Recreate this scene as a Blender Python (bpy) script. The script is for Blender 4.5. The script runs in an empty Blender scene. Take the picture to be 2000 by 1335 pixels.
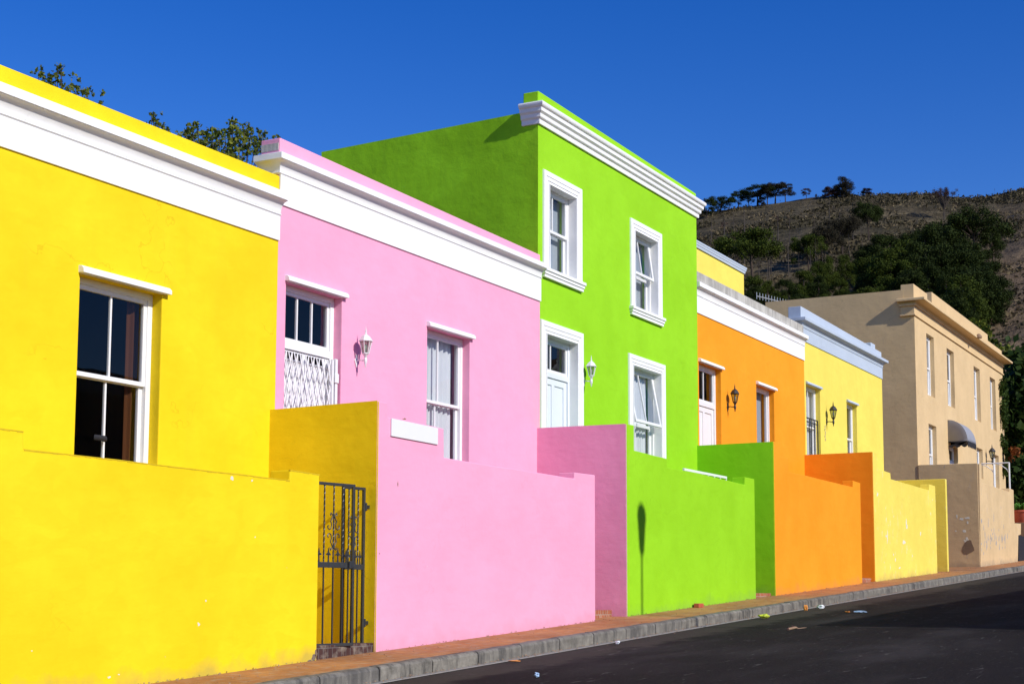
import bpy, math, random
import numpy as np
from mathutils import Vector, noise
R = math.radians
random.seed(7); rng = np.random.default_rng(7)
S = bpy.context.scene
COL = S.collection

# ------------------------------------------------------------------ camera
F_PX = 2890.0; PPX, PPY = 1090.0, 864.0
TH = math.atan(300 / 2890); PH = math.atan(1510 / math.hypot(2890, 300))
fwd = Vector((math.cos(TH) * math.cos(PH), math.cos(TH) * math.sin(PH), math.sin(TH)))
rgt = Vector((math.sin(PH), -math.cos(PH), 0))
upv = rgt.cross(fwd)
def ray(u, v): return fwd + rgt * ((u - PPX) / F_PX) + upv * ((PPY - v) / F_PX)
def PY(u, v, Y):                       # measured photo point on the plane y = Y
    d = ray(u, v); t = Y / d.y; return d.x * t, d.z * t
def PX(u, v, X):                       # on the plane x = X
    d = ray(u, v); t = X / d.x; return d.y * t, d.z * t
cd = bpy.data.cameras.new('camera'); cam = bpy.data.objects.new('camera', cd); COL.objects.link(cam)
cd.sensor_width = 36; cd.lens = F_PX * 36 / 2000; cd.shift_x = (1000 - PPX) / 2000; cd.shift_y = (PPY - 667.5) / 2000
cd.clip_end = 20000; cd.clip_start = .05
from mathutils import Matrix
cam.matrix_world = Matrix(((rgt.x, upv.x, -fwd.x, 0), (rgt.y, upv.y, -fwd.y, 0), (rgt.z, upv.z, -fwd.z, 0), (0, 0, 0, 1)))
S.camera = cam

# ------------------------------------------------------------------ light
AZ = R(12); EL = math.atan(.63 * math.cos(R(12)))
sd = Vector((-math.sin(AZ) * math.cos(EL), -math.cos(AZ) * math.cos(EL), math.sin(EL)))
sl = bpy.data.lights.new('sun', 'SUN'); sl.energy = 4.4; sl.angle = R(.5); sl.color = (1, .955, .88)
so = bpy.data.objects.new('sun', sl); COL.objects.link(so); so.rotation_euler = sd.to_track_quat('Z', 'Y').to_euler()
w = bpy.data.worlds.new('World'); S.world = w; w.use_nodes = True
nt = w.node_tree; nt.nodes.clear()
sky = nt.nodes.new('ShaderNodeTexSky'); sky.sky_type = 'NISHITA'; sky.sun_disc = False
sky.sun_elevation = EL; sky.sun_rotation = math.atan2(sd.x, sd.y)
sky.altitude = 100; sky.air_density = 1.0; sky.dust_density = .05; sky.ozone_density = 4.0
hs = nt.nodes.new('ShaderNodeHueSaturation'); hs.inputs['Saturation'].default_value = 1.365
hs.inputs['Hue'].default_value = .523
bg = nt.nodes.new('ShaderNodeBackground'); bg.inputs[1].default_value = .135
wo = nt.nodes.new('ShaderNodeOutputWorld')
nt.links.new(sky.outputs[0], hs.inputs['Color']); nt.links.new(hs.outputs[0], bg.inputs[0]); nt.links.new(bg.outputs[0], wo.inputs[0])
S.view_settings.view_transform = 'Standard'; S.view_settings.look = 'None'; S.view_settings.exposure = 0

# ------------------------------------------------------------------ materials
class NT:
    def __init__(s, name, rough=.6, spec=.3, metal=0):
        s.m = bpy.data.materials.new(name); s.m.use_nodes = True; s.t = s.m.node_tree
        s.b = s.t.nodes['Principled BSDF']; s.b.inputs['Roughness'].default_value = rough
        s.b.inputs['Specular IOR Level'].default_value = spec; s.b.inputs['Metallic'].default_value = metal
        s.geo = s.t.nodes.new('ShaderNodeNewGeometry'); s.P = s.geo.outputs['Position']
    def n(s, ty, **k):
        x = s.t.nodes.new(ty)
        for a, b in k.items(): setattr(x, a, b)
        return x
    def L(s, a, b): s.t.links.new(a, b)
    def scale(s, v, src=None):
        m = s.n('ShaderNodeVectorMath', operation='MULTIPLY'); m.inputs[1].default_value = v
        s.L(src or s.P, m.inputs[0]); return m.outputs[0]
    def noise(s, sc, det=4, src=None, rough=.55, dist=0):
        x = s.n('ShaderNodeTexNoise'); x.inputs['Scale'].default_value = sc; x.inputs['Detail'].default_value = det
        x.inputs['Roughness'].default_value = rough; x.inputs['Distortion'].default_value = dist
        s.L(src or s.P, x.inputs['Vector']); return x.outputs['Fac']
    def ramp(s, fac, stops):
        x = s.n('ShaderNodeValToRGB'); e = x.color_ramp.elements
        while len(e) < len(stops): e.new(.5)
        for i, (p, c) in enumerate(stops):
            e[i].position = p; e[i].color = (*c, 1) if isinstance(c, tuple) else (c, c, c, 1)
        s.L(fac, x.inputs[0]); return x.outputs[0]
    def mix(s, fac, a, b, mode='MIX'):
        x = s.n('ShaderNodeMix', data_type='RGBA', blend_type=mode)
        for sock, val in ((x.inputs[0], fac), (x.inputs[6], a), (x.inputs[7], b)):
            if isinstance(val, (int, float)): sock.default_value = val
            elif isinstance(val, tuple): sock.default_value = (*val, 1)
            else: s.L(val, sock)
        return x.outputs[2]
    def math(s, op, a, b=0, c=None):
        x = s.n('ShaderNodeMath', operation=op)
        for i, val in enumerate((a, b, c)):
            if val is None: continue
            if isinstance(val, (int, float)): x.inputs[i].default_value = val
            else: s.L(val, x.inputs[i])
        return x.outputs[0]
    def bump(s, h, strength=.3, dist=.01, normal=None):
        x = s.n('ShaderNodeBump'); x.inputs['Strength'].default_value = strength; x.inputs['Distance'].default_value = dist
        s.L(h, x.inputs['Height'])
        if normal: s.L(normal, x.inputs['Normal'])
        return x.outputs[0]
    def sep(s, src=None):
        x = s.n('ShaderNodeSeparateXYZ'); s.L(src or s.P, x.inputs[0]); return x.outputs
    def col(s, c):
        if isinstance(c, tuple): s.b.inputs['Base Color'].default_value = (*c, 1)
        else: s.L(c, s.b.inputs['Base Color'])
    def nrm(s, n): s.L(n, s.b.inputs['Normal'])

def plaster(name, c, seed=0, patch=.06, grime=.25, chips=.0, coarse=.5, chipc=(.8, .8, .72), rough=.62):
    t = NT(name, rough, .08)
    off = t.n('ShaderNodeVectorMath', operation='ADD'); off.inputs[1].default_value = (seed * 7.3, seed * 3.1, 0); t.L(t.P, off.inputs[0]); P = off.outputs[0]
    a = t.noise(.9, 5, P, .6)
    dark = tuple(max(0, x * (1 - patch * 1.6)) for x in c); lite = tuple(min(.98, x * (1 + patch * .5) + .004) for x in c)
    colr = t.mix(t.ramp(a, [(.35, 0.), (.68, 1.)]), dark, lite)
    # roller bands / repaint patches
    b = t.noise(2.2, 2, t.scale((1, 1, 1.8), P), .4, .6)
    colr = t.mix(t.math('MULTIPLY', t.ramp(b, [(.55, 0.), (.58, 1.)]), patch * 3.5), colr, tuple(x * .86 for x in c))
    # vertical rain streaks
    st = t.noise(1, 4, t.scale((5, 5, .35), P), .6)
    colr = t.mix(t.math('MULTIPLY', t.ramp(st, [(.56, 0.), (.75, 1.)]), grime * .45), colr, tuple(x * .72 + .01 for x in c))
    # splash dirt at the foot, following the street's slope
    X, Y, Z = t.sep()
    hgt = t.math('SUBTRACT', Z, t.math('MULTIPLY_ADD', X, .0465, -1.26))
    foot = t.ramp(t.math('ADD', hgt, t.math('MULTIPLY', t.noise(3, 4), .5)), [(.24, 1.), (.42, 0.)])
    colr = t.mix(t.math('MULTIPLY', foot, min(.85, grime * 2.6)), colr, tuple(x * .45 + .07 for x in c))
    # fine specks and chips
    v = t.n('ShaderNodeTexVoronoi'); v.inputs['Scale'].default_value = 3.1; t.L(P, v.inputs['Vector'])
    wob = t.math('MULTIPLY', t.noise(30, 3, P), .05)
    sp = t.math('LESS_THAN', t.math('ADD', v.outputs['Distance'], wob), .045 + .0)
    keep = t.math('GREATER_THAN', t.noise(.8, 2, P), .6 - chips * .3)
    colr = t.mix(t.math('MULTIPLY', t.math('MULTIPLY', sp, keep), .35 + chips), colr, chipc)
    if chips > .3:
        sc = t.noise(1, 5, t.scale((9, 9, 2.2), P), .7, 1.2)
        reg = t.noise(.9, 2, P)
        m = t.math('MULTIPLY', t.ramp(sc, [(.60, 0.), (.66, 1.)]), t.ramp(reg, [(.44, 0.), (.56, 1.)]))
        colr = t.mix(t.math('MULTIPLY', m, .7), colr, chipc)
    cv = t.n('ShaderNodeTexVoronoi', feature='DISTANCE_TO_EDGE'); cv.inputs['Scale'].default_value = .55
    wv = t.n('ShaderNodeTexNoise'); wv.inputs['Scale'].default_value = 2.4; wv.inputs['Detail'].default_value = 6; t.L(P, wv.inputs['Vector'])
    wa = t.n('ShaderNodeVectorMath', operation='MULTIPLY_ADD'); wa.inputs[1].default_value = (.9, .9, .9); t.L(wv.outputs['Color'], wa.inputs[0]); t.L(P, wa.inputs[2]); t.L(wa.outputs[0], cv.inputs['Vector'])
    ck = t.math('MULTIPLY', t.math('LESS_THAN', cv.outputs['Distance'], .0042), t.ramp(t.noise(.7, 2, P), [(.54, 0.), (.6, 1.)]))
    colr = t.mix(t.math('MULTIPLY', ck, min(.3, grime * 1.1)), colr, tuple(x * .5 for x in c))
    t.col(colr)
    h = t.math('ADD', t.math('MULTIPLY', t.noise(5, 3, P), .9), t.math('MULTIPLY', t.noise(38, 4, P, .65), .35 * coarse))
    n1 = t.bump(h, .75 * coarse, .012)
    lump = t.math('ADD', t.noise(1.3, 3, P), t.math('MULTIPLY', t.noise(1, 3, t.scale((3, 3, 9), P), .5), .22))
    t.nrm(t.bump(lump, .5, .035, n1))
    return t.m

M = {}
M['yellow'] = plaster('yellow_plaster', (.90, .655, .012), 1, .07, .28, .3, .55, (.85, .78, .45))
M['pink'] = plaster('pink_plaster', (.88, .385, .545), 2, .035, .12, .05, .5)
M['green'] = plaster('green_plaster', (.31, .66, .016), 3, .05, .14, .08, .55)
M['orange'] = plaster('orange_plaster', (.92, .34, .018), 4, .05, .15, .08, .5)
M['lemon'] = plaster('pale_yellow_plaster', (.86, .70, .12), 5, .05, .22, .55, .5)
M['lemon_house'] = plaster('pale_yellow_house_plaster', (.86, .70, .12), 15, .05, .15, .05, .4)
M['green_side'] = plaster('green_patched_plaster', (.31, .66, .016), 21, .13, .5, .2, .9, (.5, .7, .3))
M['cream'] = plaster('sand_plaster', (.69, .50, .27), 6, .05, .2, .05, .5)
M['cream_worn'] = plaster('worn_sand_plaster', (.68, .49, .265), 7, .07, .3, .45, .7, (.36, .34, .36))
M['white'] = plaster('white_trim_paint', (.84, .84, .83), 8, .02, .08, .0, .12, (.6, .6, .58), .5)
M['greyblue'] = plaster('pale_grey_blue_trim', (.47, .54, .63), 9, .03, .1, .0, .2)
M['brown'] = plaster('brown_render', (.24, .16, .10), 10, .1, .3, .2, .6)

def simple(name, c, rough=.5, spec=.4, metal=0, var=.08, sc=12, bump=.0):
    t = NT(name, rough, spec, metal)
    a = t.noise(sc, 3)
    t.col(t.mix(a, tuple(x * (1 - var) for x in c), tuple(min(1, x * (1 + var)) for x in c)))
    if bump: t.nrm(t.bump(t.noise(sc * 4, 3), bump, .004))
    return t.m
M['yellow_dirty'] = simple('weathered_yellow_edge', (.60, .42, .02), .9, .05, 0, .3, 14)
M['scuff'] = simple('grey_scrape', (.36, .34, .33), .9, .05, 0, .25, 30)
M['palescuff'] = simple('bare_pale_plaster', (.72, .70, .58), .9, .05, 0, .1, 30)
M['paint'] = simple('white_gloss_paint', (.80, .80, .79), .35, .45, 0, .03, 6)
M['paintgrey'] = simple('white_door_paint', (.72, .76, .80), .4, .45, 0, .03, 6)
M['lampwhite'] = simple('white_cast_metal', (.78, .77, .76), .35, .5, 0, .04)
M['black'] = simple('black_iron', (.022, .023, .026), .45, .5, 0, .3, 20, .2)
M['gateiron'] = simple('dark_grey_gate_paint', (.035, .037, .04), .42, .5, 0, .3, 18, .2)
M['curtain'] = simple('white_net_curtain', (.74, .74, .73), .9, .1, 0, .06, 3)
M['drape'] = simple('brown_drape', (.10, .035, .012), .9, .1, 0, .2, 3)
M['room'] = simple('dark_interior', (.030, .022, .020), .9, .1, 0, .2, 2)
M['blind'] = simple('pale_grey_blind', (.40, .43, .45), .8, .1, 0, .04, 2)
M['rust'] = simple('peeling_wood', (.25, .09, .05), .8, .1, 0, .5, 14)
M['terracotta'] = simple('terracotta', (.45, .10, .055), .7, .3, 0, .12, 8)
M['awning'] = simple('grey_awning_cloth', (.28, .29, .33), .75, .2, 0, .08, 5)
M['valance'] = simple('black_awning_valance', (.025, .025, .03), .8, .2, 0, .2, 5)
M['alu'] = simple('galvanised_metal', (.55, .55, .52), .45, .5, .4, .1)
M['roofing'] = simple('grey_roof_sheet', (.28, .27, .26), .7, .3, 0, .15, 2)
M['litterwhite'] = simple('crumpled_white_paper', (.75, .77, .8), .7, .2, 0, .1, 30)
M['litterblue'] = simple('crumpled_blue_wrapper', (.35, .5, .72), .5, .4, 0, .4, 40)
M['litteryellow'] = simple('yellow_green_wrapper', (.55, .62, .05), .5, .4, 0, .5, 40)
M['litterorange'] = simple('orange_wrapper', (.75, .28, .06), .6, .3, 0, .3, 30)
M['twig'] = simple('dry_twig', (.30, .20, .13), .9, .1, 0, .3, 30)
M['darkhole'] = simple('dark_recess', (.012, .012, .014), .8, .2, 0, .2, 3)

def concrete_parapet():
    t = NT('weathered_concrete', .85, .2)
    a = t.noise(3, 6); s = t.noise(1, 4, t.scale((10, 10, .8)), .6)
    c = t.mix(t.ramp(a, [(.3, 0.), (.7, 1.)]), (.34, .32, .28), (.56, .54, .48))
    c = t.mix(t.math('MULTIPLY', t.ramp(s, [(.5, 0.), (.66, 1.)]), .6), c, (.2, .19, .17))
    t.col(c); t.nrm(t.bump(t.noise(45, 4), .4, .01)); return t.m
M['concrete'] = concrete_parapet()

def brick_mat(name, c1, c2, mortar, sc, w=.5, h=.25, along='x'):
    t = NT(name, .85, .15)
    X, Y, Z = t.sep(); cb = t.n('ShaderNodeCombineXYZ')
    t.L(X, cb.inputs[0]); t.L(Y if along == 'x' else Z, cb.inputs[1])
    b = t.n('ShaderNodeTexBrick'); b.inputs['Scale'].default_value = sc
    b.inputs['Color1'].default_value = (*c1, 1); b.inputs['Color2'].default_value = (*c2, 1); b.inputs['Mortar'].default_value = (*mortar, 1)
    b.inputs['Mortar Size'].default_value = .012; b.inputs['Brick Width'].default_value = w; b.inputs['Row Height'].default_value = h
    b.inputs['Bias'].default_value = .1
    t.L(cb.outputs[0], b.inputs['Vector'])
    n = t.noise(1.1, 5); n2 = t.noise(9, 5)
    c = t.mix(t.math('MULTIPLY', t.ramp(n, [(.4, 0.), (.62, 1.)]), .55), b.outputs['Color'], tuple(x * .62 for x in c2))
    c = t.mix(t.math('MULTIPLY', t.ramp(n2, [(.5, 0.), (.75, 1.)]), .5), c, (.42, .36, .28))
    t.col(c)
    h = t.math('ADD', t.math('MULTIPLY', b.outputs['Fac'], -1.0), t.math('MULTIPLY', n2, .6))
    t.nrm(t.bump(h, .5, .006)); return t.m
M['pavers'] = brick_mat('clay_pavers', (.52, .25, .085), (.44, .19, .075), (.30, .20, .10), 2.2, .48, .24)
M['bricks'] = brick_mat('brown_threshold_bricks', (.09, .045, .04), (.07, .035, .032), (.16, .14, .13), 2.2, .18, .6, 'z')
M['redbricks'] = brick_mat('red_step_bricks', (.40, .12, .05), (.32, .10, .05), (.40, .33, .27), 2.2, .18, .3, 'z')

def asphalt():
    t = NT('asphalt', .92, .08)
    fine = t.noise(160, 3, None, .7); mid = t.noise(1.0, 5, t.scale((.45, 1.3, 1))); big = t.noise(.28, 3); agg = t.noise(42, 4, None, .75)
    c = t.mix(t.ramp(fine, [(.38, 0.), (.7, 1.)]), (.007, .0065, .0065), (.032, .029, .029))
    c = t.mix(t.ramp(agg, [(.56, 0.), (.68, 1.)]), c, (.075, .068, .066))
    c = t.mix(t.math('MULTIPLY', t.ramp(mid, [(.5, 0.), (.68, 1.)]), .6), c, (.050, .045, .045))
    c = t.mix(t.math('MULTIPLY', t.ramp(big, [(.4, 0.), (.6, 1.)]), .4), c, (.012, .009, .011))
    sp = t.noise(1, 5, t.scale((2.2, 9, 1)), .7, 1.5)
    c = t.mix(t.math('MULTIPLY', t.ramp(sp, [(.61, 0.), (.68, 1.)]), .6), c, (.13, .12, .115))
    # dusty strip beside the gutter
    X, Y, Z = t.sep()
    g = t.ramp(t.math('ADD', Y, t.math('MULTIPLY', t.noise(2.2, 5), 1.2)), [(0., 0.), (1., 1.)])
    gg = t.math('MULTIPLY', t.math('SUBTRACT', t.math('ADD', Y, t.math('MULTIPLY', t.noise(2.2, 5), 1.2)), 8.1), 1.6)
    gg = t.math('MINIMUM', t.math('MAXIMUM', gg, 0.), .45)
    c = t.mix(gg, c, (.10, .085, .07))
    t.col(c); t.nrm(t.bump(t.math('ADD', t.noise(120, 3), agg), .8, .008)); return t.m
M['asphalt'] = asphalt()
def kerbmat():
    t = NT('kerb_concrete', .85, .2)
    ri = t.geo.outputs['Random Per Island']
    a = t.noise(7, 6, None, .65); s = t.noise(1, 5, t.scale((7, 7, 1.5)), .65)
    c = t.mix(t.ramp(a, [(.3, 0.), (.7, 1.)]), (.11, .10, .083), (.29, .265, .22))
    c = t.mix(t.math('MULTIPLY', t.ramp(s, [(.48, 0.), (.62, 1.)]), .75), c, (.045, .042, .04))
    c = t.mix(t.math('MULTIPLY', ri, .35), c, (.16, .15, .14))
    t.col(c); t.nrm(t.bump(t.noise(50, 5), .6, .01)); return t.m
M['kerb'] = kerbmat()
M['gutter'] = simple('gutter_concrete', (.30, .28, .25), .85, .2, 0, .35, 14, .4)

def glass(name, tint=(.82, .85, .88), refl=1.0, thin=.12):
    m = bpy.data.materials.new(name); m.use_nodes = True; t = m.node_tree; t.nodes.clear()
    o = t.nodes.new('ShaderNodeOutputMaterial'); mx = t.nodes.new('ShaderNodeMixShader'); tr = t.nodes.new('ShaderNodeBsdfTransparent')
    g = t.nodes.new('ShaderNodeBsdfGlossy'); g.inputs['Roughness'].default_value = .01; tr.inputs[0].default_value = (*tint, 1)
    g.inputs[0].default_value = (refl, refl, refl, 1)
    def mt(op, a, b):
        x = t.nodes.new('ShaderNodeMath'); x.operation = op
        for i, q in enumerate((a, b)):
            if isinstance(q, (int, float)): x.inputs[i].default_value = q
            else: t.links.new(q, x.inputs[i])
        return x.outputs[0]
    geo = t.nodes.new('ShaderNodeNewGeometry'); nz = t.nodes.new('ShaderNodeTexNoise'); nz.inputs['Scale'].default_value = 1.6; nz.inputs['Detail'].default_value = 1
    bp = t.nodes.new('ShaderNodeBump'); bp.inputs['Strength'].default_value = thin; bp.inputs['Distance'].default_value = .01
    t.links.new(geo.outputs['Position'], nz.inputs['Vector']); t.links.new(nz.outputs['Fac'], bp.inputs['Height'])
    t.links.new(bp.outputs[0], g.inputs['Normal'])
    dp = t.nodes.new('ShaderNodeVectorMath'); dp.operation = 'DOT_PRODUCT'; t.links.new(geo.outputs['Normal'], dp.inputs[0]); t.links.new(geo.outputs['Incoming'], dp.inputs[1])
    f = mt('POWER', mt('SUBTRACT', 1., mt('ABSOLUTE', dp.outputs['Value'], 0.)), 5.); f = mt('MINIMUM', mt('MULTIPLY', mt('ADD', mt('MULTIPLY', f, .96), .04), .8), 1.)
    t.links.new(f, mx.inputs[0]); t.links.new(tr.outputs[0], mx.inputs[1]); t.links.new(g.outputs[0], mx.inputs[2]); t.links.new(mx.outputs[0], o.inputs[0])
    return m
M['glass'] = glass('window_glass')
M['lampglass'] = glass('lantern_glass', (.62, .66, .60))

def leafmat(name, c1, c2, rough=.55, trans=.25):
    t = NT(name, rough, .08)
    ri = t.geo.outputs['Random Per Island']
    c = t.mix(ri, c1, c2)
    c = t.mix(t.math('MULTIPLY', t.ramp(t.noise(.5, 3), [(.4, 0.), (.62, 1.)]), .45), c, tuple(x * .55 for x in c1))
    t.col(c)
    tl = t.n('ShaderNodeBsdfTranslucent'); t.L(c, tl.inputs[0]); mx = t.n('ShaderNodeMixShader'); mx.inputs[0].default_value = trans
    out = t.t.nodes['Material Output']; t.L(t.b.outputs[0], mx.inputs[1]); t.L(tl.outputs[0], mx.inputs[2]); t.L(mx.outputs[0], out.inputs[0])
    return t.m
M['leaf'] = leafmat('tree_leaves', (.06, .10, .016), (.24, .25, .035))
M['leafdark'] = leafmat('dark_leaves', (.018, .045, .010), (.075, .11, .022))
M['pine'] = leafmat('pine_needles', (.014, .026, .006), (.05, .068, .012), .7, .1)
M['pinegreen'] = leafmat('bright_pine_needles', (.026, .044, .006), (.090, .115, .015), .7, .1)
M['drypine'] = leafmat('dry_brown_needles', (.030, .026, .016), (.06, .052, .030), .8, .1)
M['scorched'] = leafmat('scorched_twigs', (.050, .028, .024), (.09, .05, .04), .8, .05)
M['rustleaf'] = leafmat('autumn_leaves', (.20, .06, .02), (.30, .11, .03))
M['potleaf'] = leafmat('fresh_leaves', (.05, .16, .02), (.12, .30, .05))
M['bark'] = simple('bark', (.07, .052, .042), .9, .1, 0, .4, 9, .5)
M['scrubleaf'] = leafmat('dry_scrub', (.055, .048, .026), (.13, .108, .062), .9, .1)
M['palebark'] = simple('scorched_grey_bark', (.085, .07, .06), .9, .1, 0, .4, 6, .5)

def hillmat():
    t = NT('dry_hillside', .95, .05)
    P2 = t.n('ShaderNodeVectorMath', operation='ADD'); P2.inputs[1].default_value = (0, 0, 0); t.L(t.P, P2.inputs[0])
    # contour-following streaks: bands of height warped by noise
    st = t.noise(1, 6, t.scale((.03, .05, .55)), .7, .8)
    big = t.noise(.016, 4, None, .6); mid = t.noise(.12, 6, None, .7); fin = t.noise(.9, 5, None, .7)
    c = t.mix(t.ramp(mid, [(.36, 0.), (.64, 1.)]), (.048, .039, .023), (.125, .10, .060))
    c = t.mix(t.math('MULTIPLY', t.ramp(st, [(.50, 0.), (.64, 1.)]), .6), c, (.19, .155, .095))
    c = t.mix(t.math('MULTIPLY', t.ramp(big, [(.45, 0.), (.6, 1.)]), .5), c, (.032, .034, .020))
    # drier, redder slope low on the right
    X, Y, Z = t.sep(); az = t.math('DIVIDE', Y, X)
    right = t.ramp(t.math('ADD', az, t.math('MULTIPLY', Z, .0022)), [(.30, 1.), (.42, 0.)])
    c = t.mix(t.math('MULTIPLY', right, .75), c, t.mix(fin, (.15, .10, .06), (.29, .21, .135)))
    c = t.mix(t.math('MULTIPLY', t.ramp(fin, [(.5, 0.), (.62, 1.)]), .55), c, (.022, .022, .014))
    v = t.noise(1, 4, t.scale((.22, .22, 2.2)), .75, 1.)
    c = t.mix(t.math('MULTIPLY', t.ramp(v, [(.70, 0.), (.73, 1.)]), .7), c, (.30, .26, .2))
    # packed earth close to the street
    t.col(c); t.nrm(t.bump(t.math('ADD', fin, t.math('MULTIPLY', mid, 3)), .9, .8)); return t.m
M['hill'] = hillmat()

# ------------------------------------------------------------------ objects
def tag(o, label=None, cat=None, group=None, kind=None):
    if label: o['label'] = label
    if cat: o['category'] = cat
    if group: o['group'] = group
    if kind: o['kind'] = kind
    return o
def empty(name, loc, label, cat, group=None):
    o = bpy.data.objects.new(name, None); COL.objects.link(o); o.location = loc; o.empty_display_size = .2
    return tag(o, label, cat, group)
def worldloc(o):
    v = Vector((0, 0, 0))
    while o: v += o.location; o = o.parent
    return v
def flat(p): return p
class MB:
    def __init__(s): s.v = []; s.f = []; s.mi = []; s.cur = 0
    def add(s, vs, fs):
        b = len(s.v); s.v += [tuple(p) for p in vs]; s.f += [tuple(b + i for i in f) for f in fs]; s.mi += [s.cur] * len(fs)
    def box(s, x0, x1, y0, y1, z0, z1, fn=None):
        vs = [(x, y, z) for x in (x0, x1) for y in (y0, y1) for z in (z0, z1)]
        if fn: vs = [fn(p) for p in vs]
        s.add(vs, [(0, 1, 3, 2), (4, 6, 7, 5), (0, 4, 5, 1), (2, 3, 7, 6), (0, 2, 6, 4), (1, 5, 7, 3)])
    def sheet(s, x0, x1, y, z0, z1, fn=None):
        vs = [(x0, y, z0), (x1, y, z0), (x1, y, z1), (x0, y, z1)]
        s.add([fn(p) for p in vs] if fn else vs, [(0, 1, 2, 3)])
    def prism(s, poly, y0, y1):                    # poly in (x,z), CCW seen from -y
        n = len(poly)
        s.add([(x, y0, z) for x, z in poly] + [(x, y1, z) for x, z in poly],
              [tuple(range(n)), tuple(range(2 * n - 1, n - 1, -1))] + [(i, i + n, (i + 1) % n + n, (i + 1) % n) for i in range(n)])
    def prismx(s, poly, x0, x1):                   # poly in (y,z)
        n = len(poly)
        s.add([(x0, y, z) for y, z in poly] + [(x1, y, z) for y, z in poly],
              [tuple(range(n - 1, -1, -1)), tuple(range(n, 2 * n))] + [(i, (i + 1) % n, (i + 1) % n + n, i + n) for i in range(n)])
    def tube(s, path, r, n=8, r2=None):
        path = [Vector(p) for p in path]; m = len(path); vs = []
        t0 = (path[1] - path[0]).normalized(); a = Vector((0, 0, 1)) if abs(t0.z) < .9 else Vector((1, 0, 0))
        u = t0.cross(a).normalized()
        for i, p in enumerate(path):
            t = (path[min(i + 1, m - 1)] - path[max(i - 1, 0)]).normalized()
            u = (u - t * u.dot(t)).normalized(); w_ = t.cross(u)
            rr = r if r2 is None else r + (r2 - r) * i / (m - 1)
            for k in range(n):
                q = 2 * math.pi * k / n; vs.append(p + u * math.cos(q) * rr + w_ * math.sin(q) * rr)
        fs = [(i * n + k, i * n + (k + 1) % n, (i + 1) * n + (k + 1) % n, (i + 1) * n + k) for i in range(m - 1) for k in range(n)]
        fs += [tuple(range(n - 1, -1, -1)), tuple(range((m - 1) * n, m * n))]
        s.add(vs, fs)
    def lathe(s, cx, cy, prof, n=12, rot=0):
        vs = []; m = len(prof)
        for r, z in prof:
            for k in range(n):
                q = 2 * math.pi * k / n + rot; vs.append((cx + r * math.cos(q), cy + r * math.sin(q), z))
        fs = [(i * n + k, i * n + (k + 1) % n, (i + 1) * n + (k + 1) % n, (i + 1) * n + k) for i in range(m - 1) for k in range(n)]
        fs += [tuple(range(n - 1, -1, -1)), tuple(range((m - 1) * n, m * n))]
        s.add(vs, fs)
    def build(s, name, mat, parent=None, bevel=0, smooth=False, loc=None, seg=2):
        me = bpy.data.meshes.new(name); o = bpy.data.objects.new(name, me); COL.objects.link(o)
        L = Vector(loc) if loc is not None else Vector((0, 0, 0))
        if parent: o.parent = parent; L = worldloc(parent)
        elif loc is not None: o.location = L
        me.from_pydata([(x - L.x, y - L.y, z - L.z) for x, y, z in s.v], [], s.f)
        for m_ in (mat if isinstance(mat, (list, tuple)) else [mat]): me.materials.append(M[m_])
        me.polygons.foreach_set('material_index', s.mi)
        import bmesh
        bm = bmesh.new(); bm.from_mesh(me); bmesh.ops.recalc_face_normals(bm, faces=bm.faces); bm.to_mesh(me); bm.free()
        if smooth:
            me.polygons.foreach_set('use_smooth', [True] * len(me.polygons)); 
            try: me.set_sharp_from_angle(angle=R(40))
            except Exception: pass
        if bevel:
            b = o.modifiers.new('bevel', 'BEVEL'); b.width = bevel; b.segments = seg; b.limit_method = 'ANGLE'; b.angle_limit = R(35)
        return o

def wall_grid(mb, x0, x1, zb, zt, y0, y1, holes):
    """wall slab with rectangular openings (hx0,hx1,hz0,hz1); one welded shell"""
    xs = sorted({x0, x1, *[h[0] for h in holes], *[h[1] for h in holes]}); zs = sorted({zb, zt, *[h[2] for h in holes], *[h[3] for h in holes]})
    nx, nz = len(xs), len(zs); idx = {}
    def V(i, j, k):
        if (i, j, k) not in idx: idx[(i, j, k)] = len(vs); vs.append((xs[i], (y0, y1)[k], zs[j]))
        return idx[(i, j, k)]
    vs = []; fs = []
    def solid(i, j):
        if i < 0 or j < 0 or i >= nx - 1 or j >= nz - 1: return False
        cx = (xs[i] + xs[i + 1]) / 2; cz = (zs[j] + zs[j + 1]) / 2
        return not any(h[0] < cx < h[1] and h[2] < cz < h[3] for h in holes)
    for i in range(nx - 1):
        for j in range(nz - 1):
            if not solid(i, j): continue
            fs.append((V(i, j, 0), V(i + 1, j, 0), V(i + 1, j + 1, 0), V(i, j + 1, 0)))
            fs.append((V(i, j, 1), V(i, j + 1, 1), V(i + 1, j + 1, 1), V(i + 1, j, 1)))
            if not solid(i - 1, j): fs.append((V(i, j, 0), V(i, j + 1, 0), V(i, j + 1, 1), V(i, j, 1)))
            if not solid(i + 1, j): fs.append((V(i + 1, j, 0), V(i + 1, j, 1), V(i + 1, j + 1, 1), V(i + 1, j + 1, 0)))
            if not solid(i, j - 1): fs.append((V(i, j, 0), V(i, j, 1), V(i + 1, j, 1), V(i + 1, j, 0)))
            if not solid(i, j + 1): fs.append((V(i, j + 1, 0), V(i + 1, j + 1, 0), V(i + 1, j + 1, 1), V(i, j + 1, 1)))
    mb.add(vs, fs)

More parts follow.
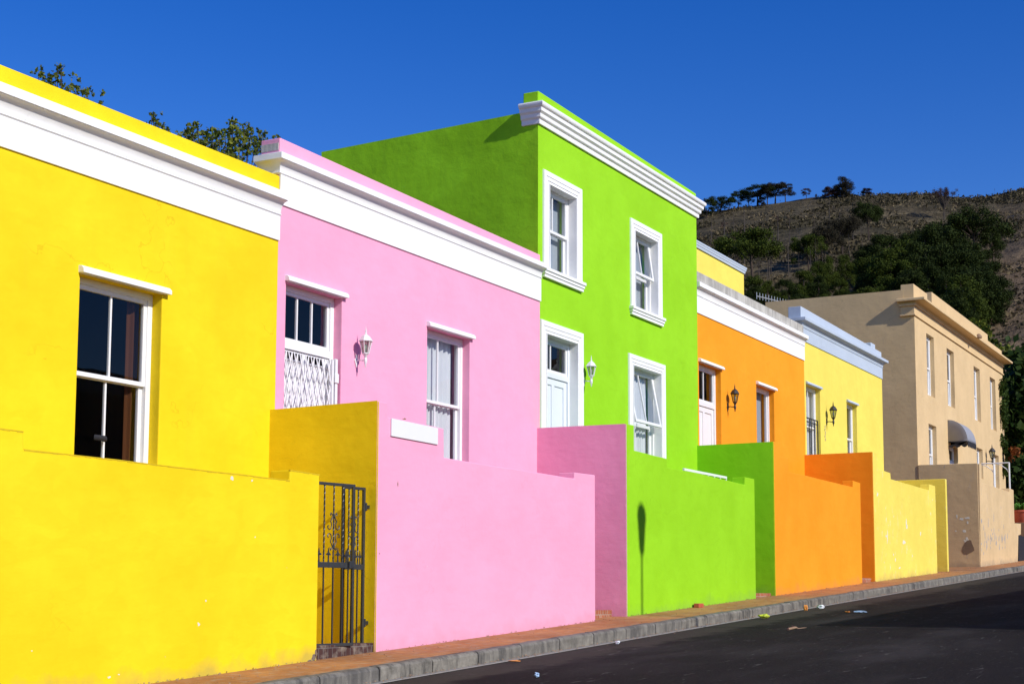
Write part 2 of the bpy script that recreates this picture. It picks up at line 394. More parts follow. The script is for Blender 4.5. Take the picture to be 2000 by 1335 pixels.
def cornice(mb, x0, x1, Y, t, z0, z1, prof, left=True, right=False, ex=1.):
    """moulding: prof = [(projection, height above base)], base z runs z0 -> z1; mitred returns at open ends"""
    n = len(prof); secs = []
    if left: secs.append([(x0 - d * ex, Y + t, z0 + h) for d, h in prof])
    secs.append([(x0 - (d * ex if left else 0), Y - d, z0 + h) for d, h in prof])
    secs.append([(x1 + (d * ex if right else 0), Y - d, z1 + h) for d, h in prof])
    if right: secs.append([(x1 + d * ex, Y + t, z1 + h) for d, h in prof])
    vs = [p for s_ in secs for p in s_]; fs = []
    for a in range(len(secs) - 1):
        for i in range(n - 1): fs.append((a * n + i, (a + 1) * n + i, (a + 1) * n + i + 1, a * n + i + 1))
        fs.append((a * n + n - 1, (a + 1) * n + n - 1, (a + 1) * n, a * n))
    fs.append(tuple(range(n))); fs.append(tuple(range((len(secs) - 1) * n, len(secs) * n))[::-1])
    mb.add(vs, fs)

def cove_profile(hf, hc, hb, d=.14, db=.045):
    """bead (hb) + cove (hc) + fascia (hf); starts/ends inside the wall"""
    p = [(-.02, 0), (db * .55, 0), (db * .8, hb * .35), (db * .8, hb * .7), (db * .5, hb * .8), (db * .5, hb)]
    for k in range(0, 7):
        q = k / 6 * math.pi / 2; p.append((db * .6 + (d - .012 - db * .6) * (1 - math.cos(q)), hb + hc * math.sin(q)))
    p += [(d - .012, hb + hc + .006), (d, hb + hc + .006), (d, hb + hc + hf - .006), (d - .008, hb + hc + hf), (-.02, hb + hc + hf)]
    return p

def zp(x): return -1.26 + .0465 * x

# windows, doors -----------------------------------------------------
def ring(mb, x0, x1, z0, z1, y0, y1, w, wb=None, vb=(), hb=(), bw=.022, fn=None):
    wb = wb or w
    mb.box(x0, x0 + w, y0, y1, z0, z1, fn); mb.box(x1 - w, x1, y0, y1, z0, z1, fn)
    mb.box(x0 + w, x1 - w, y0, y1, z1 - w, z1, fn); mb.box(x0 + w, x1 - w, y0, y1, z0, z0 + wb, fn)
    xs = [x0 + w] + [x0 + w + (x1 - x0 - 2 * w) * q for q in vb] + [x1 - w]
    for q in vb:
        x = x0 + w + (x1 - x0 - 2 * w) * q; mb.box(x - bw / 2, x + bw / 2, y0 + .004, y1 - .004, z0 + wb, z1 - w, fn)
    for q in hb:
        z = z0 + wb + (z1 - z0 - w - wb) * q
        for a, b in zip(xs[:-1], xs[1:]): mb.box(a + (bw / 2 if a != xs[0] else 0), b - (bw / 2 if b != xs[-1] else 0), y0 + .006, y1 - .006, z - bw / 2, z + bw / 2, fn)
def curtain_mb(x0, x1, z0, z1, y, waves=9, amp=.02, seed=0):
    rr = random.Random(seed); mb = MB(); n = 60; ph = [rr.uniform(0, 6) for _ in range(4)]
    vs = []; fs = []
    for j in range(2):
        for i in range(n + 1):
            q = i / n; x = x0 + (x1 - x0) * q
            vs.append((x, y + amp * (math.sin(q * waves * 6.28 + ph[0]) + .5 * math.sin(q * waves * 2.3 * 6.28 + ph[1]) * (1 if j == 0 else .6)), (z1, z0)[j]))
    fs = [(i, i + 1, n + 2 + i, n + 1 + i) for i in range(n)]
    mb.add(vs, fs); return mb
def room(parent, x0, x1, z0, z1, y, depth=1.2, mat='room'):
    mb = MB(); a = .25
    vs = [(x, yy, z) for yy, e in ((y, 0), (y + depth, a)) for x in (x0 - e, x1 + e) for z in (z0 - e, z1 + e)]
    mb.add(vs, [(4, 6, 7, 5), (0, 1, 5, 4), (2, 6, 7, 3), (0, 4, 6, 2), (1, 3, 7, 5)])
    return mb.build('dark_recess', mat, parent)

def sash_window(house, x0, x1, z0, z1, Y, dep=.125, split=.5, vb=(.5,), lvb=None, hbu=(), curt=None, cspan=(0, 1), tilt=0, fw=.055, mat='paint', seed=0, single=False, sw=.045, bw=.024, blind=None):
    mb = MB(); y = Y + dep
    ring(mb, x0, x1, z0, z1, y, y + .11, fw, fw * .9)
    fr = mb.build('window', mat, house, .004)
    ix0, ix1, iz0, iz1 = x0 + fw, x1 - fw, z0 + fw * .9, z1 - fw; zm = iz0 + (iz1 - iz0) * split
    def fn(p):
        if not tilt: return p
        d = iz1 - p[2]; yy = p[1] - (y + .02)
        return (p[0], y + .02 + yy * math.cos(tilt) - d * math.sin(tilt), iz1 - d * math.cos(tilt) + yy * math.sin(tilt) * -1)
    if single:
        m2 = MB(); ring(m2, ix0, ix1, iz0, iz1, y + .03, y + .07, sw, sw * 1.2, vb, hbu, bw); m2.build('sash', mat, fr, .003)
        g = MB(); g.sheet(ix0 + sw, ix1 - sw, y + .05, iz0 + sw, iz1 - sw); g.build('pane', 'glass', fr)
    else:
        m2 = MB(); ring(m2, ix0, ix1, zm - sw * .6, iz1, y + .012, y + .05, sw, sw * .95, vb, hbu, bw, fn); m2.build('upper_sash', mat, fr, .003)
        m3 = MB(); ring(m3, ix0, ix1, iz0, zm + sw * .2, y + .054, y + .092, sw, sw * 1.3, lvb if lvb is not None else vb, (), bw); m3.build('lower_sash', mat, fr, .003)
        g = MB(); g.sheet(ix0 + sw, ix1 - sw, y + .03, zm, iz1 - sw, fn); g.build('pane', 'glass', fr)
        g = MB(); g.sheet(ix0 + sw, ix1 - sw, y + .072, iz0 + sw, zm - sw * .3); g.build('pane', 'glass', fr)
    if curt:
        xa = x0 + (x1 - x0) * cspan[0]; xb = x0 + (x1 - x0) * cspan[1]
        curtain_mb(xa, xb, z0 + .02, z1 - .02, y + .145, max(3, int((xb - xa) * 8)), .022, seed).build('curtain', curt, fr, 0, True)
    if blind: 
        b = MB(); b.box(x0 + (x1 - x0) * blind[0], x0 + (x1 - x0) * blind[1], y + .18, y + .185, z0, z1 - .05); b.build('blind', 'blind', fr)
    room(fr, x0, x1, z0, z1, y + .112)
    return fr
def hood(house, x0, x1, z, Y, h=.065, d=.07, eL=.03, eR=.06, mat='white'):
    mb = MB(); mb.prismx([(Y + .02, z), (Y - d, z - .004), (Y - d, z + h * .55), (Y - d * .6, z + h), (Y + .02, z + h + .008)], x0 - eL, x1 + eR)
    return mb.build('window_hood', mat, house, .006)
def surround(house, x0, x1, z0, z1, Y, w=.2, d=.035, sill=True, bottom=True):
    """stepped white plaster architrave round an opening"""
    mb = MB()
    for k, (a, b, dd) in enumerate(((0, w, d * .45), (w * .22, w - .0, d * .75), (w * .55, w, d))):
        # bands nest outward: inner low, outer high
        xi0, xi1 = x0 - a, x1 + a; xo0, xo1 = x0 - b, x1 + b
        zi1, zo1 = z1 + a, z1 + b
        if k: y0 = Y - dd
        else: y0 = Y - dd
        mb.box(xo0 + .002 * k, xi0, y0, Y + .01 + .002 * k, z0, zo1 - .002 * k); mb.box(xi1, xo1 - .002 * k, y0, Y + .01 + .002 * k, z0, zo1 - .002 * k)
        mb.box(xi0, xi1, y0 - .0006, Y + .01, zi1, zo1 - .002 * k - .001)
    q = .012; yb = Y + .129
    mb.box(x0, x0 + q, Y - d + .002, yb, z0, z1 - q); mb.box(x1 - q, x1, Y - d + .002, yb, z0, z1 - q); mb.box(x0, x1, Y - d + .002, yb, z1 - q, z1)
    if sill: mb.box(x0 + q, x1 - q, Y - .01, yb, z0, z0 + q)
    o = mb.build('surround', 'white', house, .004)
    if sill:
        m = MB(); e = w * 1.18
        for k, (h0, h1, dd, ee) in enumerate(((0, .055, d + .055, e), (.055, .105, d + .035, e - .015), (.105, .16, d + .018, e - .03))):
            m.box(x0 - ee, x1 + ee, Y - dd, Y + .01, z0 - h1, z0 - h0)
        m.build('sill', 'white', house, .006)
    return o

def lantern(name, X, Z, Y, mat, s=1.0, label='', group='wall lanterns beside the front doors'):
    """X,Z of the wall plate; lantern hangs .16 m off the wall"""
    d = .155 * s
    root = empty(name, (X, Y, Z), label, 'wall lamp', group)
    cx, cy = X, Y - d
    b = MB(); b.prism([(X - .035 * s, Z), (X, Z - .085 * s), (X + .035 * s, Z), (X, Z + .085 * s)], Y - .018, Y)
    b.tube([(X, Y - .015, Z), (X, Y - .06 * s, Z + .012 * s), (X, Y - .1 * s, Z + .002), (cx, cy + .012, Z - .002)], .0095 * s, 8)
    b.build('bracket', mat, root, .002, True)
    z0 = Z + .09 * s
    st = MB(); st.lathe(cx, cy, [(.002, Z - .10 * s), (.008 * s, Z - .085 * s), (.012 * s, Z - .05 * s), (.022 * s, Z - .03 * s), (.022 * s, Z + .02 * s), (.014 * s, Z + .035 * s), (.03 * s, Z + .07 * s), (.046 * s, z0 - .004)], 12)
    st.build('stem', mat, root, 0, True)
    zt = z0 + .155 * s; rb, rt = .042 * s, .078 * s
    cg = MB()
    for k in range(6):
        q = math.pi / 3 * k + .3
        cg.tube([(cx + rb * math.cos(q), cy + rb * math.sin(q), z0 - .005), (cx + rt * math.cos(q), cy + rt * math.sin(q), zt)], .006 * s, 6)
    cg.lathe(cx, cy, [(rb * 1.08, z0 - .006), (rb * 1.08, z0 + .006)], 6, .3)
    cg.build('cage', mat, root)
    g = MB(); g.lathe(cx, cy, [(rb * .93, z0 + .007), (rt * .93, zt - .002)], 6, .3); g.build('glass', 'lampglass', root)
    bl = MB(); bl.lathe(cx, cy, [(.01, z0 + .008), (.014, z0 + .03), (.024 * s, z0 + .07 * s), (.018 * s, z0 + .105 * s), (.004, z0 + .125 * s)], 10); bl.build('bulb', 'curtain', root, 0, True)
    c = MB(); c.lathe(cx, cy, [(rt * .9, zt - .004), (rt * 1.22, zt), (rt * 1.22, zt + .01 * s), (rt * 1.0, zt + .035 * s), (rt * .75, zt + .065 * s), (rt * .42, zt + .085 * s), (rt * .2, zt + .095 * s)], 6, .3)
    c.build('cap', mat, root, .002)
    f = MB(); f.lathe(cx, cy, [(.012 * s, zt + .09 * s), (.016 * s, zt + .105 * s), (.008 * s, zt + .12 * s), (.012 * s, zt + .135 * s), (.006 * s, zt + .16 * s), (.001, zt + .2 * s)], 8); f.build('finial', mat, root, 0, True)
    return root

# ------------------------------------------------------------------ layout
YW = 9.5                                     # plane of the street walls
def xw(u, v=1000, Y=YW): return PY(u, v, Y)[0]
YH = dict(yellow=11.05, pink=11.062, green=11.10, orange=11.18, lemon=11.24, cream=11.36)
XL = [2.4, xw(737.5), xw(1224.5), xw(1513), xw(1707), xw(1850)]       # left faces of the dividing walls
TW = .2
XB = [2.4] + [x + .1 for x in XL[1:]]        # party lines of the houses
print('XL', XL)

def house_shell(root, key, x0, x1, zt, Yb=19, mat=None, roofz=None):
    """side + back walls and roof of a house"""
    Y = YH[key]; mat = mat or key; mb = MB(); zb = zp(x0) - .4
    mb.box(x0 + .003, x0 + .25, Y + .34, Yb, zb, zt - .003); mb.box(x1 - .25, x1 - .003, Y + .34, Yb, zb, zt)
    mb.box(x0 + .25, x1 - .25, Yb - .25, Yb, zb, zt); mb.build('side_wall', mat, root)
    r = MB(); rz = roofz or zt - .35; r.box(x0 + .25, x1 - .25, Y + .34, Yb - .25, rz - .15, rz); r.build('roof', 'roofing', root)

def std_front(root, key, x0, x1, holes, zf0, zf1, zfr, zcor, zpar, prof, trim='white', pmat=None, pt=.29, left=True, right=False, frieze=True, zb=None):
    """facade + frieze + cornice + parapet. z* are (left,right) pairs"""
    Y = YH[key]; mat = {'lemon': 'lemon_house'}.get(key, key)
    ztop = min(zfr) ; zb = zb if zb is not None else zp(x0) - .3
    mb = MB(); wall_grid(mb, x0, x1, zb, ztop, Y, Y + .34, holes); mb.build('wall', mat, root, .012)
    if frieze:
        f = MB(); f.prism([(x0 + .002, zf0[0]), (x1 - .002, zf0[1]), (x1 - .002, zf1[1]), (x0 + .002, zf1[0])], Y - .022, Y + .01); f.build('frieze', trim, root, .004)
    p = MB(); p.prism([(x0, ztop), (x1, ztop), (x1, zpar[1]), (x0, zpar[0])], Y + .001, Y + pt); p.build('parapet', pmat or mat, root, .012)
    c = MB(); cornice(c, x0, x1, Y, pt + .003, zcor[0], zcor[1], prof, left, right); c.build('cornice', trim, root, .003, True)

# ---------------- yellow house
def zAt(u, v, Y): return PY(u, v, Y)[1]
Y = YH['yellow']; x0, x1 = XB[0], XB[1] - .003
root = empty('house', ((x0 + x1) / 2, Y, zp(x0)), 'bright yellow single-storey house nearest on the left with white cornice', 'house')
zfb = zAt(543, 470, Y); zft = zAt(0, 222, Y - .03); zct = zAt(0, 164, Y - .14)
prY = cove_profile(.105, .135, .035, .135)
hwin = (xw(157, 545, Y), xw(316.5, 600, Y), zAt(160, 886, Y) - .15, zAt(158, 533, Y))
zpr0 = (zAt(0, 125, Y), zAt(535, 339, Y))
Xp = XB[0] - XB[0]
zpl = (zpr0[0] + (zpr0[0] - zpr0[1]) * .0, zpr0[1])
std_front(root, 'yellow', x0, x1, [hwin], (zfb, zfb), (zft, zft), (zft, zft), (zft - .005, zft - .005), (zpr0[0], zpr0[1]), prY, left=False)
house_shell(root, 'yellow', x0, x1, zft, 18.6)
wn = sash_window(root, *hwin, Y, .135, .505, (.5,), curt='drape', cspan=(.82, 1.1), seed=3, fw=.07, sw=.05)
hood(root, hwin[0], hwin[1], hwin[3], Y, .07, .075, .03, .07)
k = MB(); kx, kz = PY(198, 855, Y + .12); k.tube([(kx - .07, Y + .15, kz + .004), (kx - .045, Y + .12, kz), (kx + .045, Y + .12, kz), (kx + .07, Y + .15, kz - .004)], .03, 10); k.build('sash_handle', 'valance', root, 0, True)

# ---------------- pink house
Y = YH['pink']; x0, x1 = XB[1], XB[2] - .003
root = empty('house', ((x0 + x1) / 2, Y, zp(x0)), 'pink single-storey house between the yellow and the green house', 'house')
zfb = zAt(548, 400, Y); zft = zAt(540, 335, Y - .03)
kk = (zAt(545, 293, Y - .135) - zft) / .29; prP = cove_profile(.11 * kk, .145 * kk, .035, .135)
hd = (xw(557.5, 650, Y), xw(667.5, 650, Y), zAt(557, 800, Y) - .35, zAt(557.5, 548, Y))
hw = (xw(834.5, 700, Y), xw(917.5, 750, Y), zAt(834, 900, Y) - .12, zAt(834.5, 645, Y) + .06)
std_front(root, 'pink', x0, x1, [hd, hw], (zfb, zfb), (zft, zft), (zft, zft), (zft - .005, zft - .005), (zAt(537, 264, Y), zAt(1038, 490, Y)), prP)
house_shell(root, 'pink', x0, x1, zft, 18.6)
cp = MB(); cp.box(x0 - .006, x0 + .02, Y + .02, Y + .285, zft + .30, zAt(537, 265, Y) - .055); cp.build('bare_plaster_patch', 'concrete', root, .004)
sash_window(root, *hw, Y, .125, .5, (.42,), curt='curtain', cspan=(0, .90), seed=5, fw=.06, sw=.045)
hood(root, hd[0], hd[1], hd[3], Y); hood(root, hw[0], hw[1], hw[3], Y)
# door: frame, transom light in three panes, leaf
def door(root, h, Y, dep, ztr, bars=(.33, .66), leafmat='paint', seed=0, panels=True, fw=.075):
    mb = MB(); y = Y + dep; x0, x1, z0, z1 = h
    mb.box(x0, x0 + fw, y, y + .12, z0, z1); mb.box(x1 - fw, x1, y, y + .12, z0, z1); mb.box(x0 + fw, x1 - fw, y, y + .12, z1 - fw, z1)
    mb.box(x0 + fw, x1 - fw, y, y + .12, ztr - .05, ztr + .04)
    d = mb.build('door', leafmat if leafmat == 'paintgrey' else 'paint', root, .005)
    m = MB(); ring(m, x0 + fw, x1 - fw, ztr + .04, z1 - fw, y + .02, y + .06, .045, .05, bars, (), .024); m.build('transom', 'paint', d, .003)
    g = MB(); g.sheet(x0 + fw + .045, x1 - fw - .045, y + .04, ztr + .09, z1 - fw - .045); g.build('pane', 'glass', d)
    l = MB(); lx0, lx1, lz1 = x0 + fw + .003, x1 - fw - .003, ztr - .053
    l.box(lx0, lx1, y + .045, y + .075, z0 + .02, lz1)
    if panels:
        st = .11; mid = (lx0 + lx1) / 2
        for a, b in ((lx0, lx0 + st), (lx1 - st, lx1), (mid - st * .45, mid + st * .45)): l.box(a, b, y + .025, y + .045, z0 + .02, lz1)
        for zz in (lz1 - st, z0 + 1.0, z0 + .02):
            for a, b in ((lx0 + st, mid - st * .45), (mid + st * .45, lx1 - st)): l.box(a, b, y + .0255, y + .045, zz, zz + st * .98)
    l.build('door_leaf', leafmat, d, .004)
    k = MB(); kz = z0 + 1.0; k.lathe(x1 - fw - .06, y - .01, [(.002, kz - .02), (.02, kz - .012), (.024, kz), (.02, kz + .012), (.002, kz + .02)], 10); k.build('door_knob', 'alu', d, 0, True)
    room(d, x0, x1, ztr, z1, y + .13, 1.2)
    return d
ztr = zAt(557, 672, Y + .13)
door(root, hd, Y, .125, ztr, (.33, .66))
# expanding lattice grille in front of the pink house's door
gx0, gx1 = hd[0] + .01, hd[1] - .03; gz1 = zAt(557, 683, Y + .06); gz0 = hd[2] + .05
gr = empty('security_gate', (gx0, Y + .06, gz0), 'white expanding lattice security gate across the door of the pink house', 'security gate')
m = MB(); n = 9
for k in range(-8, n + 8):
    for sgn in (1, -1):
        pts = []; sx = (gx1 - gx0 - .1) / n; hh = gz1 - gz0; slope = 3.2
        xa = gx0 + k * sx; L = hh / slope
        # clip a slanted bar to the gate's rectangle
        za, zb_ = gz0, gz1; xb = xa + sgn * L; A = Vector((xa, 0, za)); B = Vector((xb, 0, zb_))
        lo, hi = 0., 1.
        for lim, side in ((gx0, 1), (gx1 - .1, -1)):
            da = (A.x - lim) * side; db = (B.x - lim) * side
            if da < 0 and db < 0: lo = 2; break
            if da < 0: lo = max(lo, da / (da - db))
            elif db < 0: hi = min(hi, da / (da - db))
        if lo >= hi: continue
        p, q = A.lerp(B, lo), A.lerp(B, hi); yy = Y + .05 + (.012 if sgn > 0 else 0)
        wd = .0085
        m.add([(p.x - wd, yy, p.z), (p.x + wd, yy, p.z), (q.x + wd, yy, q.z), (q.x - wd, yy, q.z), (p.x - wd, yy + .006, p.z), (p.x + wd, yy + .006, p.z), (q.x + wd, yy + .006, q.z), (q.x - wd, yy + .006, q.z)],
              [(0, 1, 2, 3), (7, 6, 5, 4), (0, 4, 5, 1), (2, 6, 7, 3), (0, 3, 7, 4), (1, 5, 6, 2)])
m.build('lattice', 'paint', gr)
m = MB()
for k in range(0, n + 1, 1):
    xx = gx0 + .01 + k * (gx1 - gx0 - .12) / n; m.box(xx - .006, xx + .006, Y + .075, Y + .083, gz0, gz1)
m.build('upright', 'paint', gr)
m = MB(); m.box(gx1 - .05, gx1 + .0, Y + .03, Y + .10, gz0, gz1 + .03); m.box(gx1 - .11, gx1 - .075, Y + .035, Y + .09, gz0, gz1 + .01); m.build('gate_post', 'paint', gr, .004)
m = MB(); lz = gz1 - .22; m.box(gx1 - .075, gx1 + .004, Y + .012, Y + .03, lz - .06, lz + .06); m.build('lock', 'paint', gr, .006)
lx, lz = PY(694.5, 705, Y)
lantern('wall_lantern', lx, lz, Y, 'lampwhite', 1.0, 'white wall lantern between the door and window of the pink house')

# ---------------- green house (two storeys)
Y = YH['green']; x0, x1 = XB[2], XB[3] - .02
root = empty('house', ((x0 + x1) / 2, Y, zp(x0)), 'tall lime green two-storey house in the middle of the row', 'house')
zc0 = zAt(1041, 236, Y); zc1 = zAt(1364, 428, Y)
SW = .2
def hole(uL, vT, uR, vR_, vB, uB): 
    return (xw(uL, vT + 60, Y), xw(uR, vR_ + 60, Y), zAt(uB, vB, Y), (zAt(uL, vT, Y) + zAt(uR, vR_, Y)) / 2)
xo0, xo1 = xw(1059.5, 400, Y), xw(1134.5, 450, Y)
h1 = (xo0 + SW, xo1 - SW, zAt(1134.5, 553, Y), zAt(1059.5, 330, Y) - SW)
xo0, xo1 = xw(1230, 500, Y), xw(1291, 550, Y)
h2 = (xo0 + SW * .95, xo1 - SW * .95, zAt(1291, 622, Y), zAt(1230, 424, Y) - SW)
xo0, xo1 = xw(1049, 700, Y), xw(1137, 720, Y)
h3 = (max(xo0 + SW, x0 + .25), xo1 - SW, zp(x0) + 1.0, zAt(1137, 651.5, Y) - SW)
xo0, xo1 = xw(1226.5, 740, Y), xw(1297.5, 760, Y)
h4 = (xo0 + SW * .95, xo1 - SW * .95, zAt(1297, 912, Y), zAt(1297, 712, Y) - SW)
wz = min(zc0, zc1)
mb = MB(); wall_grid(mb, x0, x1, zp(x0) - .3, wz, Y, Y + .34, [h1, h2, h3, h4]); mb.build('wall', 'green', root, .012)
p = MB(); p.prism([(x0, wz), (x1, wz), (x1, zAt(1357, 376, Y)), (x0, zAt(1038, 168, Y))], Y + .001, Y + .29); p.build('parapet', 'green', root, .02)
hc = zAt(1048, 187, Y - .16) - zc0
s4 = hc / 4
pr = [(-.02, 0), (.035, 0), (.042, s4 * .35), (.04, s4 * .9), (.06, s4), (.075, s4 * 1.2), (.078, s4 * 1.85), (.095, s4 * 2), (.115, s4 * 2.2), (.118, s4 * 2.9), (.14, s4 * 3.02), (.158, s4 * 3.3), (.16, s4 * 3.75), (.14, s4 * 4), (-.02, s4 * 4)]
c = MB(); cornice(c, x0, x1, Y, .293, zc0, zc1, pr, True, True); c.build('cornice', 'white', root, .002, True)
# upper storey: side walls, back, roof
yb, zr = PX(628, 297, x0); y2, zr2 = PX(1003, 223, x0); print('green back', yb, zr, zr2)
mb = MB(); zb = zp(x0) - .4
mb.prismx([(Y + .34, zb), (yb, zb), (yb, zr), (Y + .29, zr2), (Y + .29, wz - .003), (Y + .005, wz - .003), (Y + .005, zb)], x0 - .004, x0 + .02)
mb.prismx([(Y + .34, zb), (yb, zb), (yb, zr), (Y + .34, zr2)], x0 + .021, x0 + .25); mb.prismx([(Y + .34, zb), (yb, zb), (yb, zr), (Y + .34, zr2)], x1 - .25, x1)
mb.prism([(x0 + .25, zb), (x1 - .25, zb), (x1 - .25, zr), (x0 + .25, zr)], yb - .25, yb)
mb.build('side_wall', 'green_side', root)
r = MB(); r.box(x0 + .25, x1 - .25, Y + .34, yb - .25, zr - .5, zr - .35); r.build('roof', 'roofing', root)
r = MB(); r.box(x0 + .01, x1 - .01, yb + .003, 18.6, zb, zAt(1040, 560, Y)); r.build('rear_wing', 'green', root)
sash_window(root, *h1, Y, .13, .52, (.42,), curt='curtain', cspan=(0, .4), seed=8, blind=(.35, 1.05), fw=.05, sw=.05)
sash_window(root, *h2, Y, .13, .48, (.42,), curt='curtain', cspan=(0, .3), seed=9, tilt=R(8.5), blind=(.5, 1.05), fw=.05, sw=.058)
sash_window(root, *h4, Y, .13, .42, (.42,), curt='curtain', cspan=(0, .95), seed=10, tilt=R(11), fw=.05, sw=.058)
surround(root, *h1, Y, SW); surround(root, *h2, Y, SW * .95); surround(root, *h3, Y, SW, sill=False); surround(root, *h4, Y, SW * .95, sill=False)
door(root, h3, Y, .13, zAt(1060, 727, Y + .13), (.4,), 'paintgrey')
lx, lz = PY(1139, 745, Y)
lantern('wall_lantern', lx, lz, Y, 'lampwhite', 1.0, 'white wall lantern right of the white door on the green house')

# ---------------- orange house
Y = YH['orange']; x0, x1 = XB[3], XB[4] - .003
root = empty('house', ((x0 + x1) / 2, Y, zp(x0)), 'orange single-storey house right of the green house', 'house')
zfb = (zAt(1364, 612, Y), zAt(1566, 705.5, Y)); zft = (zAt(1364, 579, Y), ) * 2
prO = cove_profile(.10, .13, .035, .13)
hd = (xw(1366, 800, Y), xw(1409, 800, Y), zp(x0) + 1.0, zAt(1366, 706, Y))
hw = (xw(1478, 800, Y), xw(1512.5, 800, Y), zAt(1478, 868, Y) - .15, zAt(1478, 750, Y))
std_front(root, 'orange', x0, x1, [hd, hw], (zfb[0], zfb[0]), zft, zft, (zft[0] - .005,) * 2, (zAt(1361, 534, Y + .1), zAt(1562, 636, Y + .1)), prO, pmat='concrete', left=False)
house_shell(root, 'orange', x0, x1, zft[0], 14.6)
hood(root, hd[0], hd[1], hd[3], Y); hood(root, hw[0], hw[1], hw[3], Y)
door(root, hd, Y, .125, zAt(1366, 786, Y + .13), (.5,), 'paint', panels=True)
sash_window(root, *hw, Y, .125, .5, (), seed=12, fw=.05, single=True, blind=(.05, 1.0), sw=.05)
pw = MB(); pw.box(hw[0] + .004, hw[0] + .06, Y + .09, Y + .123, hw[2], hw[3] - .05); pw.build('bare_wood_strip', 'rust', root, .004)
lx, lz = PY(1420.5, 795, Y)
lantern('wall_lantern', lx, lz, Y, 'black', 1.12, 'black wall lantern on the orange house between door and window')

# ---------------- pale yellow house
Y = YH['lemon']; x0, x1 = XB[4], xw(1724, 800, Y)
root = empty('house', ((x0 + x1) / 2, Y, zp(x0)), 'pale yellow house with grey-blue cornice right of the orange house', 'house')
zfb = zAt(1577, 669.8, Y); zft = zAt(1566, 638, Y - .03); zpa = zAt(1565.4, 598, Y)
prL = cove_profile(.085, .115, .035, .16)
hw1 = (xw(1575, 800, Y), xw(1602.5, 800, Y), zAt(1575, 886, Y) - .25, zAt(1575, 749, Y))
hw2 = (xw(1654, 800, Y), xw(1673.5, 800, Y), zAt(1654, 884, Y) - .25, zAt(1654, 784, Y))
std_front(root, 'lemon', x0, x1, [hw1, hw2], (zfb, zfb), (zft, zft), (zft, zft), (zft - .005,) * 2, (zpa, zAt(1722, 688, Y)), prL, trim='greyblue', pmat='greyblue', pt=.33, left=True, right=True)
zs = zft
house_shell(root, 'lemon', x0, x1, zs, 19, 'lemon_house')
hood(root, hw1[0], hw1[1], hw1[3], Y, .06, .06, .03, .05, 'greyblue'); hood(root, hw2[0], hw2[1], hw2[3], Y, .06, .06, .03, .05, 'greyblue')
w1 = sash_window(root, *hw1, Y, .125, .5, (.5,), curt='curtain', cspan=(0, 1), seed=14, fw=.05, sw=.045)
sash_window(root, *hw2, Y, .125, .42, (), curt='curtain', cspan=(0, .8), seed=15, fw=.05, sw=.05)
b = MB(); bx0, bx1, bz0, bz1 = hw1[0] + .02, hw1[1] - .05, hw1[2] + .12, zAt(1575, 812, Y)
ring(b, bx0, bx1, bz0, bz1, Y + .05, Y + .075, .025, .025, (.35, .5, .75), (), .016); b.box(bx0 + .025, bx1 - .025, Y + .052, Y + .07, bz1 - .12, bz1 - .10); b.box(bx0 + .025, bx1 - .025, Y + .052, Y + .07, bz0 + .10, bz0 + .12)
b.build('burglar_bars', 'black', w1)
lx, lz = PY(1614, 824, Y)
lantern('wall_lantern', lx, lz, Y, 'black', 1.2, 'black wall lantern on the pale yellow house between two narrow windows')
m = MB(); ox, oz = PY(1611, 832, Y)
for k in range(5): 
    zc = oz - k * .085; m.tube([(ox + .035 * math.cos(q) * (1 if k % 2 else .7) + .012 * (-1) ** k, Y - .008, zc + .03 * math.sin(q)) for q in np.linspace(.4, 5.6, 9)], .006, 5)
m.build('wall_ornament', 'alu', root)
# its raised rear storey
YR = 15.0; xr1 = xw(1453, 540, YR); xr0 = x0 + .3
m = MB(); m.box(xr0, xr1, YR, 18.9, zs - .5, zAt(1453, 536, YR)); m.build('rear_storey', 'lemon_house', root, .015)
zA, zB = zAt(1453.5, 535, YR), zAt(1453.5, 519, YR - .1)
prR = [(-.02, 0), (.03, 0), (.04, .06), (.055, .075), (.06, .12), (.075, .14), (.075, (zB - zA) * .99), (-.02, zB - zA)]
c = MB(); cornice(c, xr0, xr1, YR, 3.9, zA, zA, prR, True, True); c.build('rear_cornice', 'greyblue', root, .004)
m = MB(); m.box(xr0 + .0, xr1 - .0, YR + .002, 18.88, zA + .01, zA + (zB - zA) * .97); m.build('rear_parapet', 'greyblue', root)
# small plaster stub on the parapet
sx, sz = PY(1702, 672, Y + .1); m = MB(); m.box(sx - .22, sx + .22, Y + .05, Y + .28, sz - .25, sz + .02); m.build('parapet_stub', 'greyblue', root, .02)

# ---------------- sand coloured house at the end
Y = YH['cream']; xs0 = xw(1792, 860, Y); x1 = xw(1963, 900, Y)
ysd, _ = PX(1790, 860, xs0)
root = empty('house', ((xs0 + x1) / 2, Y, zp(xs0)), 'large sand coloured two-storey house at the far end with four upper windows', 'house')
def zq(u, v, d=0): return zAt(u, v, Y - d)
def hl(u0, u1, vt, vb): 
    return (xw(u0, (vt + vb) / 2, Y), xw(u1, (vt + vb) / 2, Y), zAt(u0, vb, Y), zAt(u0, vt, Y))
ups = [hl(1810.5, 1825, 651, 769), hl(1850.3, 1864, 680, 790), hl(1903, 1914.8, 715, 818), hl(1934.5, 1945, 736, 836)]
zu1 = sum(h[3] for h in ups) / 4; zu0 = sum(h[2] for h in ups) / 4; print('cream ups', [(round(h[2], 2), round(h[3], 2)) for h in ups])
lows = [hl(1815, 1830, 827, 935), hl(1855, 1871.5, 868, 960), hl(1908.3, 1920, 873, 931), hl(1940.5, 1951.5, 886, 952)]
zf = zAt(1785.5, 616, Y)
mb = MB(); wall_grid(mb, xs0, x1, zp(xs0) - .5, zf, Y, Y + .34, ups + lows); mb.build('wall', 'cream', root, .015)
